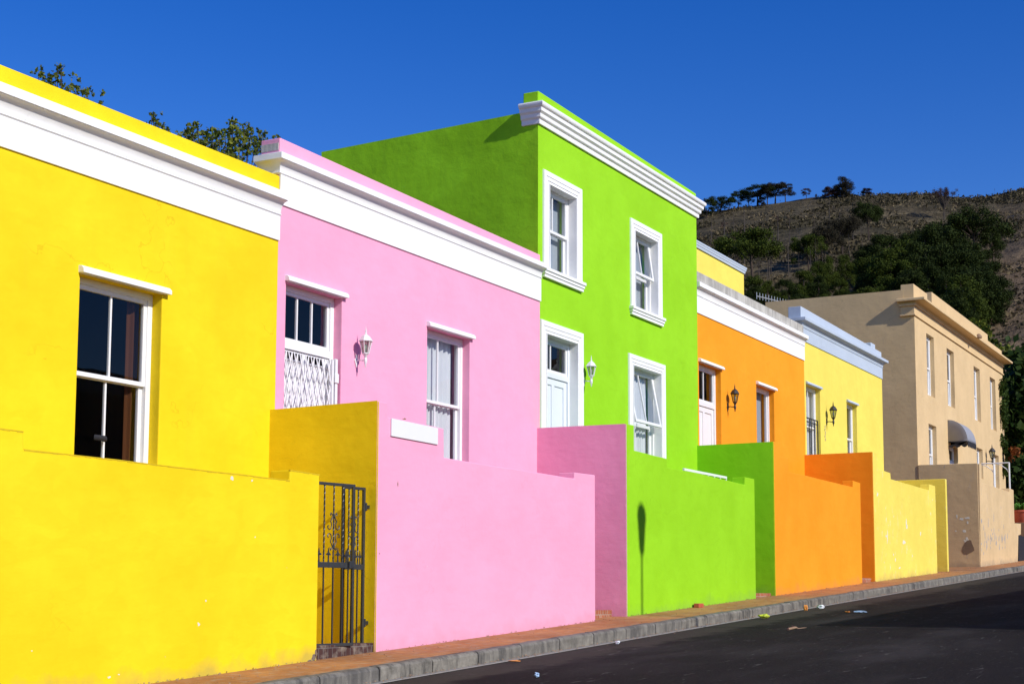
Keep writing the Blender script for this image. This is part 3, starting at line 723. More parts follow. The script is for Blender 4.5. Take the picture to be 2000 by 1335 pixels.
ya, za_ = PX(1495, 590, xs0); yb_, zb_ = PX(1760, 566, xs0); print('cream side', ya, za_, yb_, zb_)
ya = min(ya, 30)
mb = MB(); zb = zp(xs0) - .5
zside = zb_
mb.prismx([(Y + .005, zb), (ya, zb), (ya, za_), (Y + .34, zb_), (Y + .34, zf - .003), (Y + .005, zf - .003)], xs0 - .004, xs0 + .02); mb.prismx([(Y + .34, zb), (ya, zb), (ya, za_), (Y + .34, zb_)], xs0 + .021, xs0 + .3)
mb.prismx([(Y + .34, zb), (ya, zb), (ya, za_), (Y + .34, zb_)], x1 - .3, x1)
mb.box(xs0 + .3, x1 - .3, ya - .3, ya, zb, za_); mb.build('side_wall', 'cream', root)
r = MB(); r.box(xs0 + .3, x1 - .3, Y + .34, ya - .3, za_ - .5, za_ - .35); r.build('roof', 'roofing', root)
# frieze band, string course, cornice, stepped parapet
PD = .42
zst = zAt(1786.7, 592, Y - .05)
m = MB(); m.box(xs0 - .10, x1 + .1, Y - .05, Y + .45, zf, zf + .05); m.box(xs0 - .06, x1 + .06, Y - .02, Y + .43, zf + .05, zst - .06); m.box(xs0 - .12, x1 + .12, Y - .06, Y + .46, zst - .06, zst)
m.build('frieze', 'cream', root, .01)
zct = zAt(1794, 572.4, Y - .34); 
ch = zct - zst; prC = [(-.02, 0), (.05, 0), (.07, ch * .3), (.11, ch * .46), (.37, ch * .47), (.38, ch * .5), (.38, zct - zst - .02), (.34, zct - zst), (-.02, zct - zst)]
c = MB(); cornice(c, xs0, x1, Y, PD + .1, zst, zst, prC, True, True, .6); c.build('cornice', 'cream', root, .006)
pz = zAt(1784.5, 554, Y); xa, _ = PY(1811, 571, Y); xb, _ = PY(1820, 575, Y); xc, _ = PY(1929, 655, Y)
pz2 = zAt(1820.7, 570.5, Y); pz3 = zAt(1930, 665, Y)
m = MB(); m.prism([(xs0, zst), (x1, zst), (x1, pz3), (xc, pz3), (xc, (pz2 + zAt(1929, 653, Y)) / 2), (xb, pz2), (xb, pz - .32), (xa, pz - .32), (xa, pz), (xs0, pz)], Y + .001, Y + PD); m.build('parapet', 'cream', root, .012)
for i, h in enumerate(ups): sash_window(root, *h, Y, .14, .48, (), curt='curtain' if i % 2 == 0 else None, cspan=(0, .9), fw=.06, sw=.06, seed=30 + i)
for i, h in enumerate(lows):
    if i == 1: door(root, h, Y, .14, h[3] - .55, (.5,), 'paint')
    else: sash_window(root, *h, Y, .14, .48, (), curt='curtain', cspan=(0, .8), fw=.06, sw=.06, seed=40 + i)
# flood light on the cornice
fx, fz = PY(1908, 656, Y - .35)
m = MB(); m.box(fx - .05, fx + .05, Y - .4, Y - .1, fz - .02, fz + .02); m.lathe(fx, Y - .42, [(.03, fz - .05), (.11, fz - .09), (.12, fz - .03), (.05, fz + .07), (.01, fz + .08)], 12); m.build('floodlight', 'twig', root, 0, True)
# awning over the door
ax0 = xw(1852, 850, Y) - .05; ax1 = ax0 + 1.35; azt = zAt(1851.5, 820, Y); azb = zAt(1851.5, 862, Y); ad = .66
aw = empty('awning', ((ax0 + ax1) / 2, Y, azb), 'curved grey awning with scalloped black edge over the sand house door', 'awning')
m = MB(); n = 12; sec = [(Y - ad * math.sin(k / n * math.pi / 2), azb + (azt - azb) * math.cos(k / n * math.pi / 2)) for k in range(n + 1)]
vs = []; fs = []
for (yy, zz) in sec:
    ins = 0
    vs += [(ax0, yy, zz), (ax1, yy, zz)]
fs = [(2 * i, 2 * i + 1, 2 * i + 3, 2 * i + 2) for i in range(n)]
base = len(vs); vs += [(ax0, Y, azb), (ax1, Y, azb)]
for i in range(n): fs.append((base, 2 * i, 2 * i + 2)); fs.append((base + 1, 2 * i + 3, 2 * i + 1))
m.add(vs, fs); o = m.build('canopy', 'awning', aw, 0, True); sm = o.modifiers.new('solid', 'SOLIDIFY'); sm.thickness = .012
m = MB(); pts = []; N = 48
for i in range(N + 1):
    q = i / N; pts.append((ax0 + (ax1 - ax0) * q, azb - .14 - .07 * abs(math.sin(q * math.pi * 6))))
m.prism([(x, z) for x, z in pts] + [(ax1, azb), (ax0, azb)], Y - ad - .006, Y - ad + .004)
pts = [(Y - ad * i / 24, azb - .14 - .07 * abs(math.sin(i / 24 * math.pi * 3))) for i in range(25)]
m.prismx([(y_, z_) for y_, z_ in pts[::-1]] + [(Y, azb), (Y - ad, azb)][::-1], ax0 - .006, ax0 + .004)
m.build('valance', 'valance', aw)
m = MB(); m.tube([(ax0 + .02, Y, azb), (ax0 + .02, Y - ad, azb)], .014); m.tube([(ax1 - .02, Y, azb), (ax1 - .02, Y - ad, azb)], .014); m.build('frame', 'paint', aw)
lx, lz = PY(1858, 868, Y); lantern('wall_lantern', lx, lz, Y, 'black', 1.3, 'black wall lantern under the awning of the sand coloured house')
lx, lz = PY(1926, 901, Y); lantern('wall_lantern', lx, lz, Y, 'black', 1.5, 'black wall lantern between the two lower right windows of the sand house')

# ------------------------------------------------------------------ street walls
def jitter(pts, step=.35, a=.004, closed_bottom=True):
    out = []
    for (p, q) in zip(pts[:-1], pts[1:]):
        L = math.hypot(q[0] - p[0], q[1] - p[1]); n = max(1, int(L / step))
        for i in range(n):
            t = i / n; x = p[0] + (q[0] - p[0]) * t; z = p[1] + (q[1] - p[1]) * t
            if i: z += random.uniform(-a, a)
            out.append((x, z))
    out.append(pts[-1]); return out
def street_wall(label, mat, x0, x1, top, left=None, group='front walls along the pavement', th=.26):
    """top: list of measured (u,v) along the wall's top, left to right"""
    pts = [PY(u, v, YW) for u, v in top]; pts[0] = (x0, pts[0][1]); pts[-1] = (x1, pts[-1][1])
    o = None; m = MB(); tp = jitter(pts)
    poly = [(x0, zp(x0) - .25), (x1, zp(x1) - .25)] + tp[::-1]
    m.prism(poly, YW, YW + th)
    o = m.build('street_wall', [mat, left] if left else mat, None, .012, loc=((x0 + x1) / 2, YW, zp(x0)))
    if left:
        for p in o.data.polygons:
            if p.normal.x < -.5 and abs(p.center.x + (x0 + x1) / 2 - x0) < .01: p.material_index = 1
    return tag(o, label, 'wall', group)
g0 = [(-60, 829), (46, 842), (47, 877), (146, 888), (307, 907), (527, 933), (566, 937.5), (567, 917), (624.5, 926)]
xa = XL[0]; zl = PY(0, 836, YW)[1]
pts = [PY(u, v, YW) for u, v in g0[1:]]; pts = [(xa, zl)] + pts
m = MB(); tp = jitter(pts); x1 = tp[-1][0]
m.prism([(xa, zp(xa) - .3), (x1, zp(x1) - .25)] + tp[::-1], YW, YW + .26)
o = m.build('street_wall', 'yellow', None, .014, loc=((xa + x1) / 2, YW, zp(xa))); tag(o, 'bright yellow front wall left of the iron gate, nearest the camera', 'wall', 'front walls along the pavement')
GX0 = x1
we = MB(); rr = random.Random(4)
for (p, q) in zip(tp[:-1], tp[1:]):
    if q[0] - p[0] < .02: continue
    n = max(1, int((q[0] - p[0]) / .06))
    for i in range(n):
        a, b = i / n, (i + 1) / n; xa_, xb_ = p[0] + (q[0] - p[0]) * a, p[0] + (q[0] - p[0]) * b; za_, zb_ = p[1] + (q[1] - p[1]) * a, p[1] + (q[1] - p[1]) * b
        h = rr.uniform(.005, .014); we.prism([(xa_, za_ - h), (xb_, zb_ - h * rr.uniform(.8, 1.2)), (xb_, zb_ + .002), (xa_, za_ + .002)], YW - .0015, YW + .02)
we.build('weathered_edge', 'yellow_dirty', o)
street_wall('pink front wall stepping down towards the green house', 'pink', XL[1], xw(1162.5, 1000), [(737, 782), (757, 786), (757.3, 814), (867, 836.5), (867.3, 893), (1122, 934), (1122.3, 922), (1162.5, 927)], 'yellow')
street_wall('lime green front wall bearing the shadow of a street lamp', 'green', XL[2], xw(1474.5, 1000), [(1224, 827.5), (1238.5, 830), (1238.8, 879), (1297, 893.5), (1303, 895.5), (1303.3, 912), (1357, 922), (1455, 946), (1455.3, 931), (1474.5, 935)], 'pink')
street_wall('orange front wall between the green and the pale yellow one', 'orange', XL[3], xw(1681.5, 1000), [(1512, 862), (1523, 864.5), (1523.3, 890), (1540, 894), (1540.3, 921), (1569, 927), (1666, 951), (1666.3, 938), (1681.5, 943)], 'green')
street_wall('pale yellow front wall with white paint scuffs', 'lemon', XL[4], xw(1828, 1000), [(1705, 882), (1713, 884), (1713.3, 914), (1739, 923), (1740, 935), (1815, 957), (1815.3, 945), (1828, 949)], 'orange')

def divider(x, y_top, mL, mR, label, back):
    """dividing wall running back from the pavement; left face painted by one owner, end and right face by the other"""
    m = MB(); (zf_, zb_) = y_top; zb = zp(x) - .25
    m.prismx([(YW + .018, zb), (back, zb), (back, zb_), (YW + .018, zf_ + .001)], x - .004, x + .03); m.prismx([(YW + .262, zb), (back, zb), (back, zb_ - .001), (YW + .262, zf_ - .002)], x + .031, x + TW)
    o = m.build('dividing_wall', [mL, mR], None, 0, loc=(x + TW / 2, YW, zp(x)))
    for p in o.data.polygons:
        n = p.normal; p.material_index = 0 if n.x < -.5 or n.y > .5 else 1
    o.data.update(); return tag(o, label, 'wall', 'dividing walls between the front yards')
def dtop(x, uf, vf, ub, vb, back): return (PX(uf, vf, x)[1], PX(ub, vb, x)[1])
divider(XL[1], dtop(XL[1], 737.5, 782, 525, 800, 0), 'yellow', 'pink', 'yellow dividing wall with pink end beside the iron gate', YH['yellow'])
divider(XL[2], dtop(XL[2], 1224, 827, 1041, 836, 0), 'pink', 'green', 'pink dividing wall with green end left of the lime front wall', YH['pink'])
divider(XL[3], dtop(XL[3], 1512, 862, 1357, 870, 0), 'green', 'orange', 'green dividing wall with orange end in front of the orange house', YH['green'])
divider(XL[4], dtop(XL[4], 1705, 882, 1569, 888, 0), 'orange', 'lemon', 'orange dividing wall with pale yellow end', YH['orange'])
zt5 = PX(1849, 935, XL[5])[1]
m = MB(); zb = zp(XL[5]) - .25; m.prismx([(YW, zb), (YH['lemon'] + 1, zb), (YH['lemon'] + 1, zt5), (YW, zt5)], XL[5] - .12, XL[5] + .04)
o = m.build('dividing_wall', 'lemon', None, .012, loc=(XL[5], YW, zp(XL[5]))); tag(o, 'narrow pale yellow dividing wall beside the brown-shaded yard wall', 'wall', 'dividing walls between the front yards')
# sand coloured yard wall: side face + front
xcw = xw(1913, 1000); 
pts = [PY(u, v, YW) for u, v in ((1913, 905), (1917, 906), (1917.3, 941.5), (1972, 960), (1972.3, 953), (1979.5, 956), (1981.5, 1021), (1994, 1022), (1994, 1043), (1989, 1045), (1988, 1100))]
m = MB(); m.prism([(xcw, zp(xcw) - .25), (pts[-1][0], zp(pts[-1][0]) - .2)] + [(x, z) for x, z in pts[::-1]], YW, YW + .28)
yq, zq1 = PX(1911, 905, xcw); yq2, zq2 = PX(1793, 908, xcw)
zt = pts[0][1]
m.prismx([(YW + .02, zp(xcw) - .25), (YH['cream'] - .003, zp(xcw) - .25), (YH['cream'] - .003, zt + .02), (YW + .02, zt)], xcw - .006, xcw + .02); m.prismx([(YW + .285, zp(xcw) - .25), (YH['cream'] - .003, zp(xcw) - .25), (YH['cream'] - .003, zt + .02), (YW + .285, zt)], xcw + .021, xcw + .3)
o = m.build('yard_wall', 'cream_worn', None, .014, loc=(xcw, YW, zp(xcw))); tag(o, 'scuffed sand coloured yard wall of the last house with shaded brown side', 'wall')
# repair patch on its shaded side: dark cement smear
pa = MB(); poly = []
for k in range(14):
    q = k / 14 * 2 * math.pi; y_, z_ = PX(1891 + 11 * math.cos(q) * (1 + .25 * math.sin(3 * q)), 1068 + 15 * math.sin(q) * (1 + .2 * math.cos(2 * q + 1)), xcw); poly.append((y_, z_))
pa.prismx(poly, xcw - .012, xcw + .01); pa.build('cement_patch', 'brown', o)

def chips(parent, spots, mat, plane=None, seed=1):
    rr = random.Random(seed); m = MB()
    for (u, v, a, b) in spots:
        n = 9; pts = []
        for k in range(n):
            q = -k / n * 2 * math.pi; k_ = rr.uniform(.45, 1.15); pts.append((u + a * k_ * math.cos(q), v + b * k_ * math.sin(q)))
        if plane is None: m.prism([PY(x, y, YW) for x, y in pts], YW - .0018, YW + .004)
        else: m.prismx([PX(x, y, plane) for x, y in pts], plane - .0085, plane)
    m.build('paint_chips', mat, parent)
rr = random.Random(31)
chips(o, [(rr.uniform(1916, 1972), rr.gauss(1052, 12), rr.uniform(.3, .9), rr.uniform(2, 9)) for _ in range(46)] + [(1917, 1018, 1, 7), (1930, 1020, .5, 12), (1941, 1010, .4, 9)], 'scuff', None, 2)
chips(o, [(1869, 1008, 2, 5), (1878, 1013, 5, 3), (1889, 1011, 6, 3), (1890, 1020, 2, 3), (1867, 1036, 2, 2), (1884, 1036, 4, 3), (1889, 1052, 3, 4), (1886, 1056, 4, 3)], 'palescuff', xcw, 3)
by = {q['label'][:14]: q for q in bpy.data.objects if q.get('category') == 'wall'}
yl = [q for q in bpy.data.objects if q.get('label', '').startswith('pale yellow front')][0]
chips(yl, [(1770, 1018, 1.3, 9), (1771, 1027, 2, 5), (1766, 1058, 3, 5), (1714, 964, 1.6, 5), (1733, 1050, .8, 16), (1731, 1046, 2, 3), (1745, 1082, 1, 3), (1757, 1108, 2, 3), (1749, 1092, 1, 4), (1798, 1042, 1, 5), (1782, 1085, .8, 3), (1727, 1098, .6, 2)], 'palescuff', None, 4)
yy_ = [q for q in bpy.data.objects if q.get('label', '').startswith('bright yellow front')][0]
chips(yy_, [(453, 934, 3, 5), (492, 938, 2, 3), (213, 1322, 4, 3), (388, 1218, 2.5, 4), (402, 1173, 1.6, 2.5), (232, 1316, 3, 1.5), (62, 1270, 2, 1.5), (498, 1048, 1.2, 2)], 'palescuff', None, 5)
chips(yy_, [(612, 1283, 5, 9), (617, 1275, 3, 8), (606, 1291, 6, 4)], 'brown', None, 6)
pk_ = [q for q in bpy.data.objects if q.get('label', '').startswith('pink front wall')][0]
chips(pk_, [(777, 945, 1.2, 7), (741, 1080, .8, 2), (790, 818, 4, 2)], 'brown', None, 7)
# white railing on the yard wall
rxx, rz = PY(1971.5, 903, YW + .14); yb2 = PX(1917, 903, rxx)[0]; print('rail', rxx, yb2)
rl = empty('railing', (rxx, YW + .14, rz - 1), 'white tubular railing on top of the sand coloured yard wall', 'railing')
m = MB(); m.tube([(rxx, YW + .14, rz), (rxx, yb2, rz)], .024); m.build('rail', 'paint', rl, 0, True)
for u, vb in ((1941.5, 952), (1971.5, 962)):
    py = PX(u, 930, rxx)[0]; zb = PX(u, vb, rxx)[1]
    m = MB(); m.tube([(rxx, py, zb - .5), (rxx, py, rz)], .028); m.build('post', 'paint', rl, 0, True)
    m = MB(); m.tube([(rxx, py + .42, rz - .03), (rxx, py + .26, rz - .08), (rxx, py + .08, rz - .22), (rxx, py, rz - .36)], .015); m.build('brace', 'paint', rl, 0, True)
# white stoop rail behind the green wall
rx0, rz = PY(1352, 919, YW + .5); rx1, rz1 = PY(1418, 930, YW + .5)
rl = empty('railing', (rx0, YW + .5, rz - .5), 'low white rail just behind the lime green front wall', 'railing')
m = MB(); m.box(rx0 - .4, rx1, YW + .48, YW + .52, rz1 - .045, rz1); m.build('rail', 'paint', rl, .004)
for k in range(5):
    px = rx1 - .012 - k * .30; m = MB(); m.box(px - .014, px + .014, YW + .485, YW + .515, rz1 - .95, rz1 - .046); m.build('post', 'paint', rl)

# stoops, steps and thresholds in the gateways
def stoop(x0, x1, Yh, mat, label, bm='pavers', th=.16):
    zt = zp(x0) + 1.0; m = MB()
    m.box(x0, x1 - 2.0, YW + .262, Yh - .002, zp(x0) - .2, zt)
    for k in range(5): m.box(x1 - 2.0 + .18 * k, x1 - 2.0 + .18 * (k + 1), YW + .264, Yh - .002, zp(x0) - .2, zt - .17 * (k + 1))
    o = m.build('stoop', mat, None, .008, loc=(x0, YW + .3, zp(x0))); tag(o, label, 'steps', 'raised stoops behind the front walls')
stoop(XL[0], XL[1] - .003, YH['yellow'], 'concrete', 'raised concrete stoop behind the bright yellow front wall')
stoop(XL[1] + TW + .003, XL[2] - .003, YH['pink'], 'concrete', 'raised concrete stoop behind the pink front wall')
stoop(XL[2] + TW + .003, XL[3] - .003, YH['green'], 'concrete', 'raised concrete stoop behind the lime green front wall')
stoop(XL[3] + TW + .003, XL[4] - .003, YH['orange'], 'concrete', 'raised concrete stoop behind the orange front wall')
stoop(XL[4] + TW + .003, XL[5] - .125, YH['lemon'], 'concrete', 'raised concrete stoop behind the pale yellow front wall')
def threshold(x0, x1, h, mat, label, y0=YW + .03, y1=YW + .3):
    m = MB(); zz = zp(x0); m.prism([(x0 + .003, zz - .2), (x1 - .003, zp(x1) - .2), (x1 - .003, zp(x1) + h), (x0 + .003, zp(x1) + h)], y0, y1)
    o = m.build('threshold', mat, None, .006, loc=(x0, y0, zz)); tag(o, label, 'step', 'brick thresholds of the gateways')
threshold(GX0, XL[1], .10, 'bricks', 'dark brown brick threshold under the iron gate')
threshold(xw(1162.5, 1000), XL[2], .10, 'redbricks', 'red brick threshold between pink and green front walls', YW + .26, YW + .5)
threshold(xw(1474.5, 1000), XL[3], .05, 'redbricks', 'low brick threshold between green and orange front walls', YW + .1, YW + .3)
threshold(xw(1681.5, 1000), XL[4], .08, 'redbricks', 'pale brick threshold between orange and pale yellow front walls', YW + .1, YW + .35)

# ------------------------------------------------------------------ wrought iron gate
def gate_leaf(root, name, P, Q, z0, z1, nb, scroll, closer=None):
    P = Vector(P); Q = Vector(Q); d = (Q - P); W = d.length; d.normalize(); nrm = Vector((-d.y, d.x, 0))
    def pt(s, z, o=0): return P + d * s + nrm * o + Vector((0, 0, z))
    def bar(mb, a, b, w=.018, dd=.018):   # square bar
        a = Vector(a); b = Vector(b); t = (b - a).normalized(); s1 = d if abs(t.z) > .5 else Vector((0, 0, 1)); s1 = s1 * w / 2; s2 = nrm * dd / 2
        vs = [a - s1 - s2, a + s1 - s2, a + s1 + s2, a - s1 + s2, b - s1 - s2, b + s1 - s2, b + s1 + s2, b - s1 + s2]
        mb.add(vs, [(3, 2, 1, 0), (4, 5, 6, 7), (0, 1, 5, 4), (1, 2, 6, 5), (2, 3, 7, 6), (3, 0, 4, 7)])
    zm = z0 + (z1 - z0) * .495
    m = MB(); fw = .032
    bar(m, pt(fw / 2, z0), pt(fw / 2, z1), fw, .03); bar(m, pt(W - fw / 2, z0), pt(W - fw / 2, z1), fw, .03)
    bar(m, pt(fw, z1 - fw / 2), pt(W - fw, z1 - fw / 2), fw, .029); bar(m, pt(fw, z0 + fw / 2), pt(W - fw, z0 + fw / 2), fw, .029)
    bar(m, pt(fw, zm), pt(W - fw, zm), .06, .028)
    leaf = m.build(name, 'gateiron', root, .003)
    m = MB(); xs = [fw + (W - 2 * fw) * (k + 1) / (nb + 1) for k in range(nb)]
    for s in xs:
        bar(m, pt(s, z0 + fw), pt(s, zm - .03), .013, .013)
        # twisted upper bar: short segments turned about the axis
        N = 36; za, zb = zm + .03, z1 - fw
        vs = []; fs = []
        for i in range(N + 1):
            z = za + (zb - za) * i / N; q = i * .55
            for k in range(4):
                a = q + k * math.pi / 2; vs.append(pt(s, z) + d * (.0095 * math.cos(a)) + nrm * (.0095 * math.sin(a)))
        for i in range(N):
            for k in range(4): fs.append((i * 4 + k, i * 4 + (k + 1) % 4, i * 4 + 4 + (k + 1) % 4, i * 4 + 4 + k))
        m.add(vs, fs)
    m.build('bars', 'gateiron', leaf)
    m = MB(); zc = zm + .36
    s = xs[scroll]
    for sg in (-1, 1):
        for vs_ in (-1, 1):
            pts = [pt(s + sg * .012, zc + vs_ * .17), pt(s + sg * .03, zc + vs_ * .13), pt(s + sg * .045, zc + vs_ * .11), pt(s + sg * .028, zc + vs_ * .075), pt(s + sg * .04, zc + vs_ * .03), pt(s + sg * .062, zc + vs_ * .02), pt(s + sg * .085, zc + vs_ * .035), pt(s + sg * .088, zc + vs_ * .06), pt(s + sg * .072, zc + vs_ * .062)]
            m.tube(pts, .0065, 6)
            c0 = pt(s + sg * .03, zc + vs_ * .19)
            m.tube([pt(s, zc + vs_ * .165), pt(s + sg * .02, zc + vs_ * .185), pt(s + sg * .042, zc + vs_ * .2), pt(s + sg * .05, zc + vs_ * .185), pt(s + sg * .04, zc + vs_ * .172)], .0065, 6)
    for vs_ in (-1, 1):
        q = pt(s, zc + vs_ * .168); m.lathe(q.x, q.y, [(.003, q.z - .02), (.017, q.z - .008), (.017, q.z + .008), (.003, q.z + .02)], 8)
    m.build('scroll', 'gateiron', leaf, 0, True)
    m = MB()
    gap = [fw] + xs + [W - fw]
    for a, b in zip(gap[:-1], gap[1:]):
        s = (a + b) / 2; zb = zm + .03; w_ = min(.03, (b - a) * .36)
        def flat(poly):
            n = len(poly); A = [pt(s + x, zb + z, -.004) for x, z in poly]; B = [pt(s + x, zb + z, .004) for x, z in poly]
            m.add(A + B, [tuple(range(n)), tuple(range(2 * n - 1, n - 1, -1))] + [(i, (i + 1) % n, (i + 1) % n + n, i + n) for i in range(n)])
        flat([(-.012, 0), (.012, 0), (.006, .035), (.008, .07), (w_, .09), (.012, .10), (0, .155), (-.012, .10), (-w_, .09), (-.008, .07), (-.006, .035)])
        flat([(-w_ * 1.2, .075), (w_ * 1.2, .075), (w_ * 1.2, .085), (-w_ * 1.2, .085)])
    m.build('spearheads', 'gateiron', leaf)
    return leaf
hx = XL[1] - .02
A0 = Vector((GX0 + .02, YW + .10, 0))
def at_u(u, X=None, Yv=None, v=1100): return PY(u, v, Yv)[0]
gz0 = PY(623, 1262, YW + .10)[1]; gz1 = PY(623, 940, YW + .10)[1]
root = empty('iron_gate', (GX0, YW + .1, zp(GX0)), 'dark wrought iron double gate between the yellow and pink walls', 'gate')
# leaf A: hinged on the yellow wall, standing slightly open towards the street
uA = ray(690.5, 1100); ang = R(-9)
# solve length so that its free end is seen at u = 690.5
ca, sa = math.cos(ang), math.sin(ang); k_ = uA.y / uA.x
La = (k_ * A0.x - A0.y) / (sa - k_ * ca)
A1 = A0 + Vector((ca * La, sa * La, 0)); print('gate leaf A', La, A1)
gate_leaf(root, 'gate_leaf', A0, A1, gz0, gz1, 3, 1)
B1 = Vector((XL[1] - .07, YW + .13, 0)); uB = ray(667, 1100); k_ = uB.y / uB.x; ang = R(-3); ca, sa = math.cos(ang), math.sin(ang)
# B from hinge leftwards
ca, sa = -math.cos(R(3)), math.sin(R(3)); Lb = (k_ * B1.x - B1.y) / (sa - k_ * ca); print('leaf B', Lb)
B0 = B1 + Vector((ca * Lb, sa * Lb, 0))
bz1 = PY(719, 952.5, B1.y)[1]; bz0 = PY(717, 1260, B1.y)[1]
gate_leaf(root, 'gate_leaf', B0, B1, bz0, bz1, 3, 1)
for zz in (PY(723, 990, YW + .13)[1], PY(723, 1215, YW + .13)[1]):
    m = MB(); m.tube([(XL[1] - .055, YW + .12, zz - .045), (XL[1] - .055, YW + .12, zz + .045)], .014); m.box(XL[1] - .06, XL[1] + .002, YW + .105, YW + .14, zz - .02, zz + .02); m.build('hinge', 'black', root, .003)
lk = A1 + Vector((-.05, 0, 0)); zm_ = gz0 + (gz1 - gz0) * .495
m = MB(); m.box(lk.x - .06, lk.x + .03, lk.y - .03, lk.y + .02, zm_ - .035, zm_ + .045); m.build('lock', 'gateiron', root, .006)

# sign plate on pink wall
sx0, sz0 = PY(765, 851, YW - .02); sx1, sz1 = PY(856, 835, YW - .02); _, szt = PY(765, 816, YW - .02); _, szb1 = PY(856, 868, YW - .02)
m = MB(); m.prism([(sx0, sz0), (sx1, szb1), (sx1, sz1 - .004), (sx0, szt)], YW - .02, YW - .001)
o = m.build('blank_sign', 'paint', None, .004, loc=((sx0 + sx1) / 2, YW, sz0)); tag(o, 'blank white signboard fixed to the upper step of the pink front wall', 'sign')

# ------------------------------------------------------------------ street
KY = PY(1000, 1260, YW)[0]
KY0 = 8.5
def strip(name, ys_zs, xa, xb, mat, step=1.0, **k):
    """long surface following the street's slope: ys_zs = [(y, dz)]"""
    n = int((xb - xa) / step); vs = []; fs = []; c = len(ys_zs)
    for i in range(n + 1):
        x = xa + (xb - xa) * i / n
        for y, dz in ys_zs: vs.append((x, y, zp(x) + dz))
    for i in range(n):
        for j in range(c - 1): fs.append((i * c + j, (i + 1) * c + j, (i + 1) * c + j + 1, i * c + j + 1))
    m = MB(); m.add(vs, fs); o = m.build(name, mat); o['kind'] = 'structure'; return o
X0, X1 = -25., 85.
strip('pavement', [(KY0 + .14, -.02), (YW, .0), (YW + .34, .004), (19.5, .006)], X0, X1, 'pavers')
strip('road', [(.5, -.15), (2.5, -.12), (4.5, -.11), (6.5, -.13), (KY0 - .14, -.168)], X0, X1, 'asphalt')
strip('gutter', [(KY0 - .14, -.163), (KY0 - .135, -.158), (KY0 + .01, -.166)], X0, X1, 'gutter')
strip('pavement', [(-14, .0), (-1.4, 0.), (.36, -.02)], X0, X1, 'pavers')
def kerb(y0, y1, seed):
    rr = random.Random(seed); m = MB(); x = X0
    while x < X1:
        L = rr.uniform(.95, 1.02); e = rr.uniform(-.006, .006); dy = rr.uniform(-.006, .006); g = rr.choice((.012, .018, .01, .03))
        a, b = x + g / 2, x + L - g / 2; sgn = -1 if y0 > 4 else 1
        prof = [(y0 + dy, -.25), (y0 + dy, -.05 + e), (y0 + dy + .012, -.03 + e), (y0 + dy + .035, -.018 + e), (y1, -.016 + e), (y1, -.25)]
        if y0 < 4: prof = [(y0, -.25), (y0, -.016 + e), (y1 - .035 + dy, -.018 + e), (y1 - .012 + dy, -.03 + e), (y1 + dy, -.05 + e), (y1 + dy, -.25)]
        N = 5; vs = []; n = len(prof)
        for i in range(N + 1):
            xx = a + (b - a) * i / N
            for k, (yy, dz) in enumerate(prof):
                j = rr.uniform(-.0035, .0035) if 0 < k < n - 1 else 0
                vs.append((xx, yy + j, zp(xx) + dz + j))
        fs = [(i * n + k, i * n + (k + 1) % n, (i + 1) * n + (k + 1) % n, (i + 1) * n + k) for i in range(N) for k in range(n)]
        fs += [tuple(range(n - 1, -1, -1)), tuple(range(N * n, (N + 1) * n))]
        m.add(vs, fs); x += L
    o = m.build('kerb', 'kerb', None, .004); o['kind'] = 'structure'
kerb(KY0, KY0 + .14, 3); kerb(.36, .5, 4)
# leaf litter / grit lying in the gutter
m = MB(); rr = random.Random(9)
for i in range(2600):
    x = rr.uniform(8, 52); y = KY0 - abs(rr.gauss(0, .09)) - .01 if rr.random() < .6 else rr.uniform(KY0 + .16, YW - .0) if rr.random() < .35 else YW - abs(rr.gauss(0, .05)); s = rr.uniform(.004, .013)
    dz = -.158 if y < KY0 else -.012
    q = rr.uniform(0, 3.1); z = zp(x) + dz + (.004 if y < KY0 else .02 * (y - KY0) )
    c, sn = math.cos(q) * s, math.sin(q) * s
    m.add([(x - c, y - sn, z), (x + sn, y - c, z + s * .5), (x + c, y + sn, z + s * .2), (x - sn, y + c, z + s * .8), (x, y, z + s)], [(0, 1, 4), (1, 2, 4), (2, 3, 4), (3, 0, 4)])
o = m.build('grit', 'twig'); tag(o, 'brown grit and leaf crumbs along gutter and wall foot', 'debris', kind='stuff')

def ground_at(u, v, dz):
    """photo point on the sloping street plane offset dz"""
    d = ray(u, v); t = (-1.26 + dz) / (d.z - .0465 * d.x); return d * t
def crumple(name, u, v, dz, size, mat, label, cat, flat=.6, sx=1., seed=0):
    p = ground_at(u, v, dz); rr = random.Random(seed); import bmesh
    bm = bmesh.new(); bmesh.ops.create_icosphere(bm, subdivisions=2, radius=1)
    for q in bm.verts:
        k = rr.uniform(.55, 1.15); q.co = Vector((q.co.x * k * sx, q.co.y * k, q.co.z * k * flat)) * size
    lo = min(q.co.z for q in bm.verts)
    for q in bm.verts: q.co.z -= lo - .0
    me = bpy.data.meshes.new(name); bm.to_mesh(me); bm.free(); me.materials.append(M[mat])
    o = bpy.data.objects.new(name, me); COL.objects.link(o); o.location = (p.x, p.y, zp(p.x) + dz); o.rotation_euler.z = rr.uniform(0, 3)
    return tag(o, label, cat)
RD = -.15
crumple('crumpled_paper', 1048, 1322, RD + .01, .035, 'litterblue', 'crumpled blue and white wrapper on the asphalt nearest the camera', 'litter', .8, 1, 1)
crumple('crumpled_paper', 1206, 1258, RD, .035, 'litterwhite', 'small crumpled white paper in the gutter below the pink dividing wall', 'litter', .7, 1, 2)
crumple('snack_wrapper', 1492, 1207, RD, .07, 'litteryellow', 'crushed yellow-green wrapper lying against the kerb', 'litter', .6, 1.4, 3)
crumple('snack_wrapper', 1574, 1192, RD, .05, 'litterorange', 'small orange wrapper standing in the gutter', 'litter', 1.2, .8, 4)
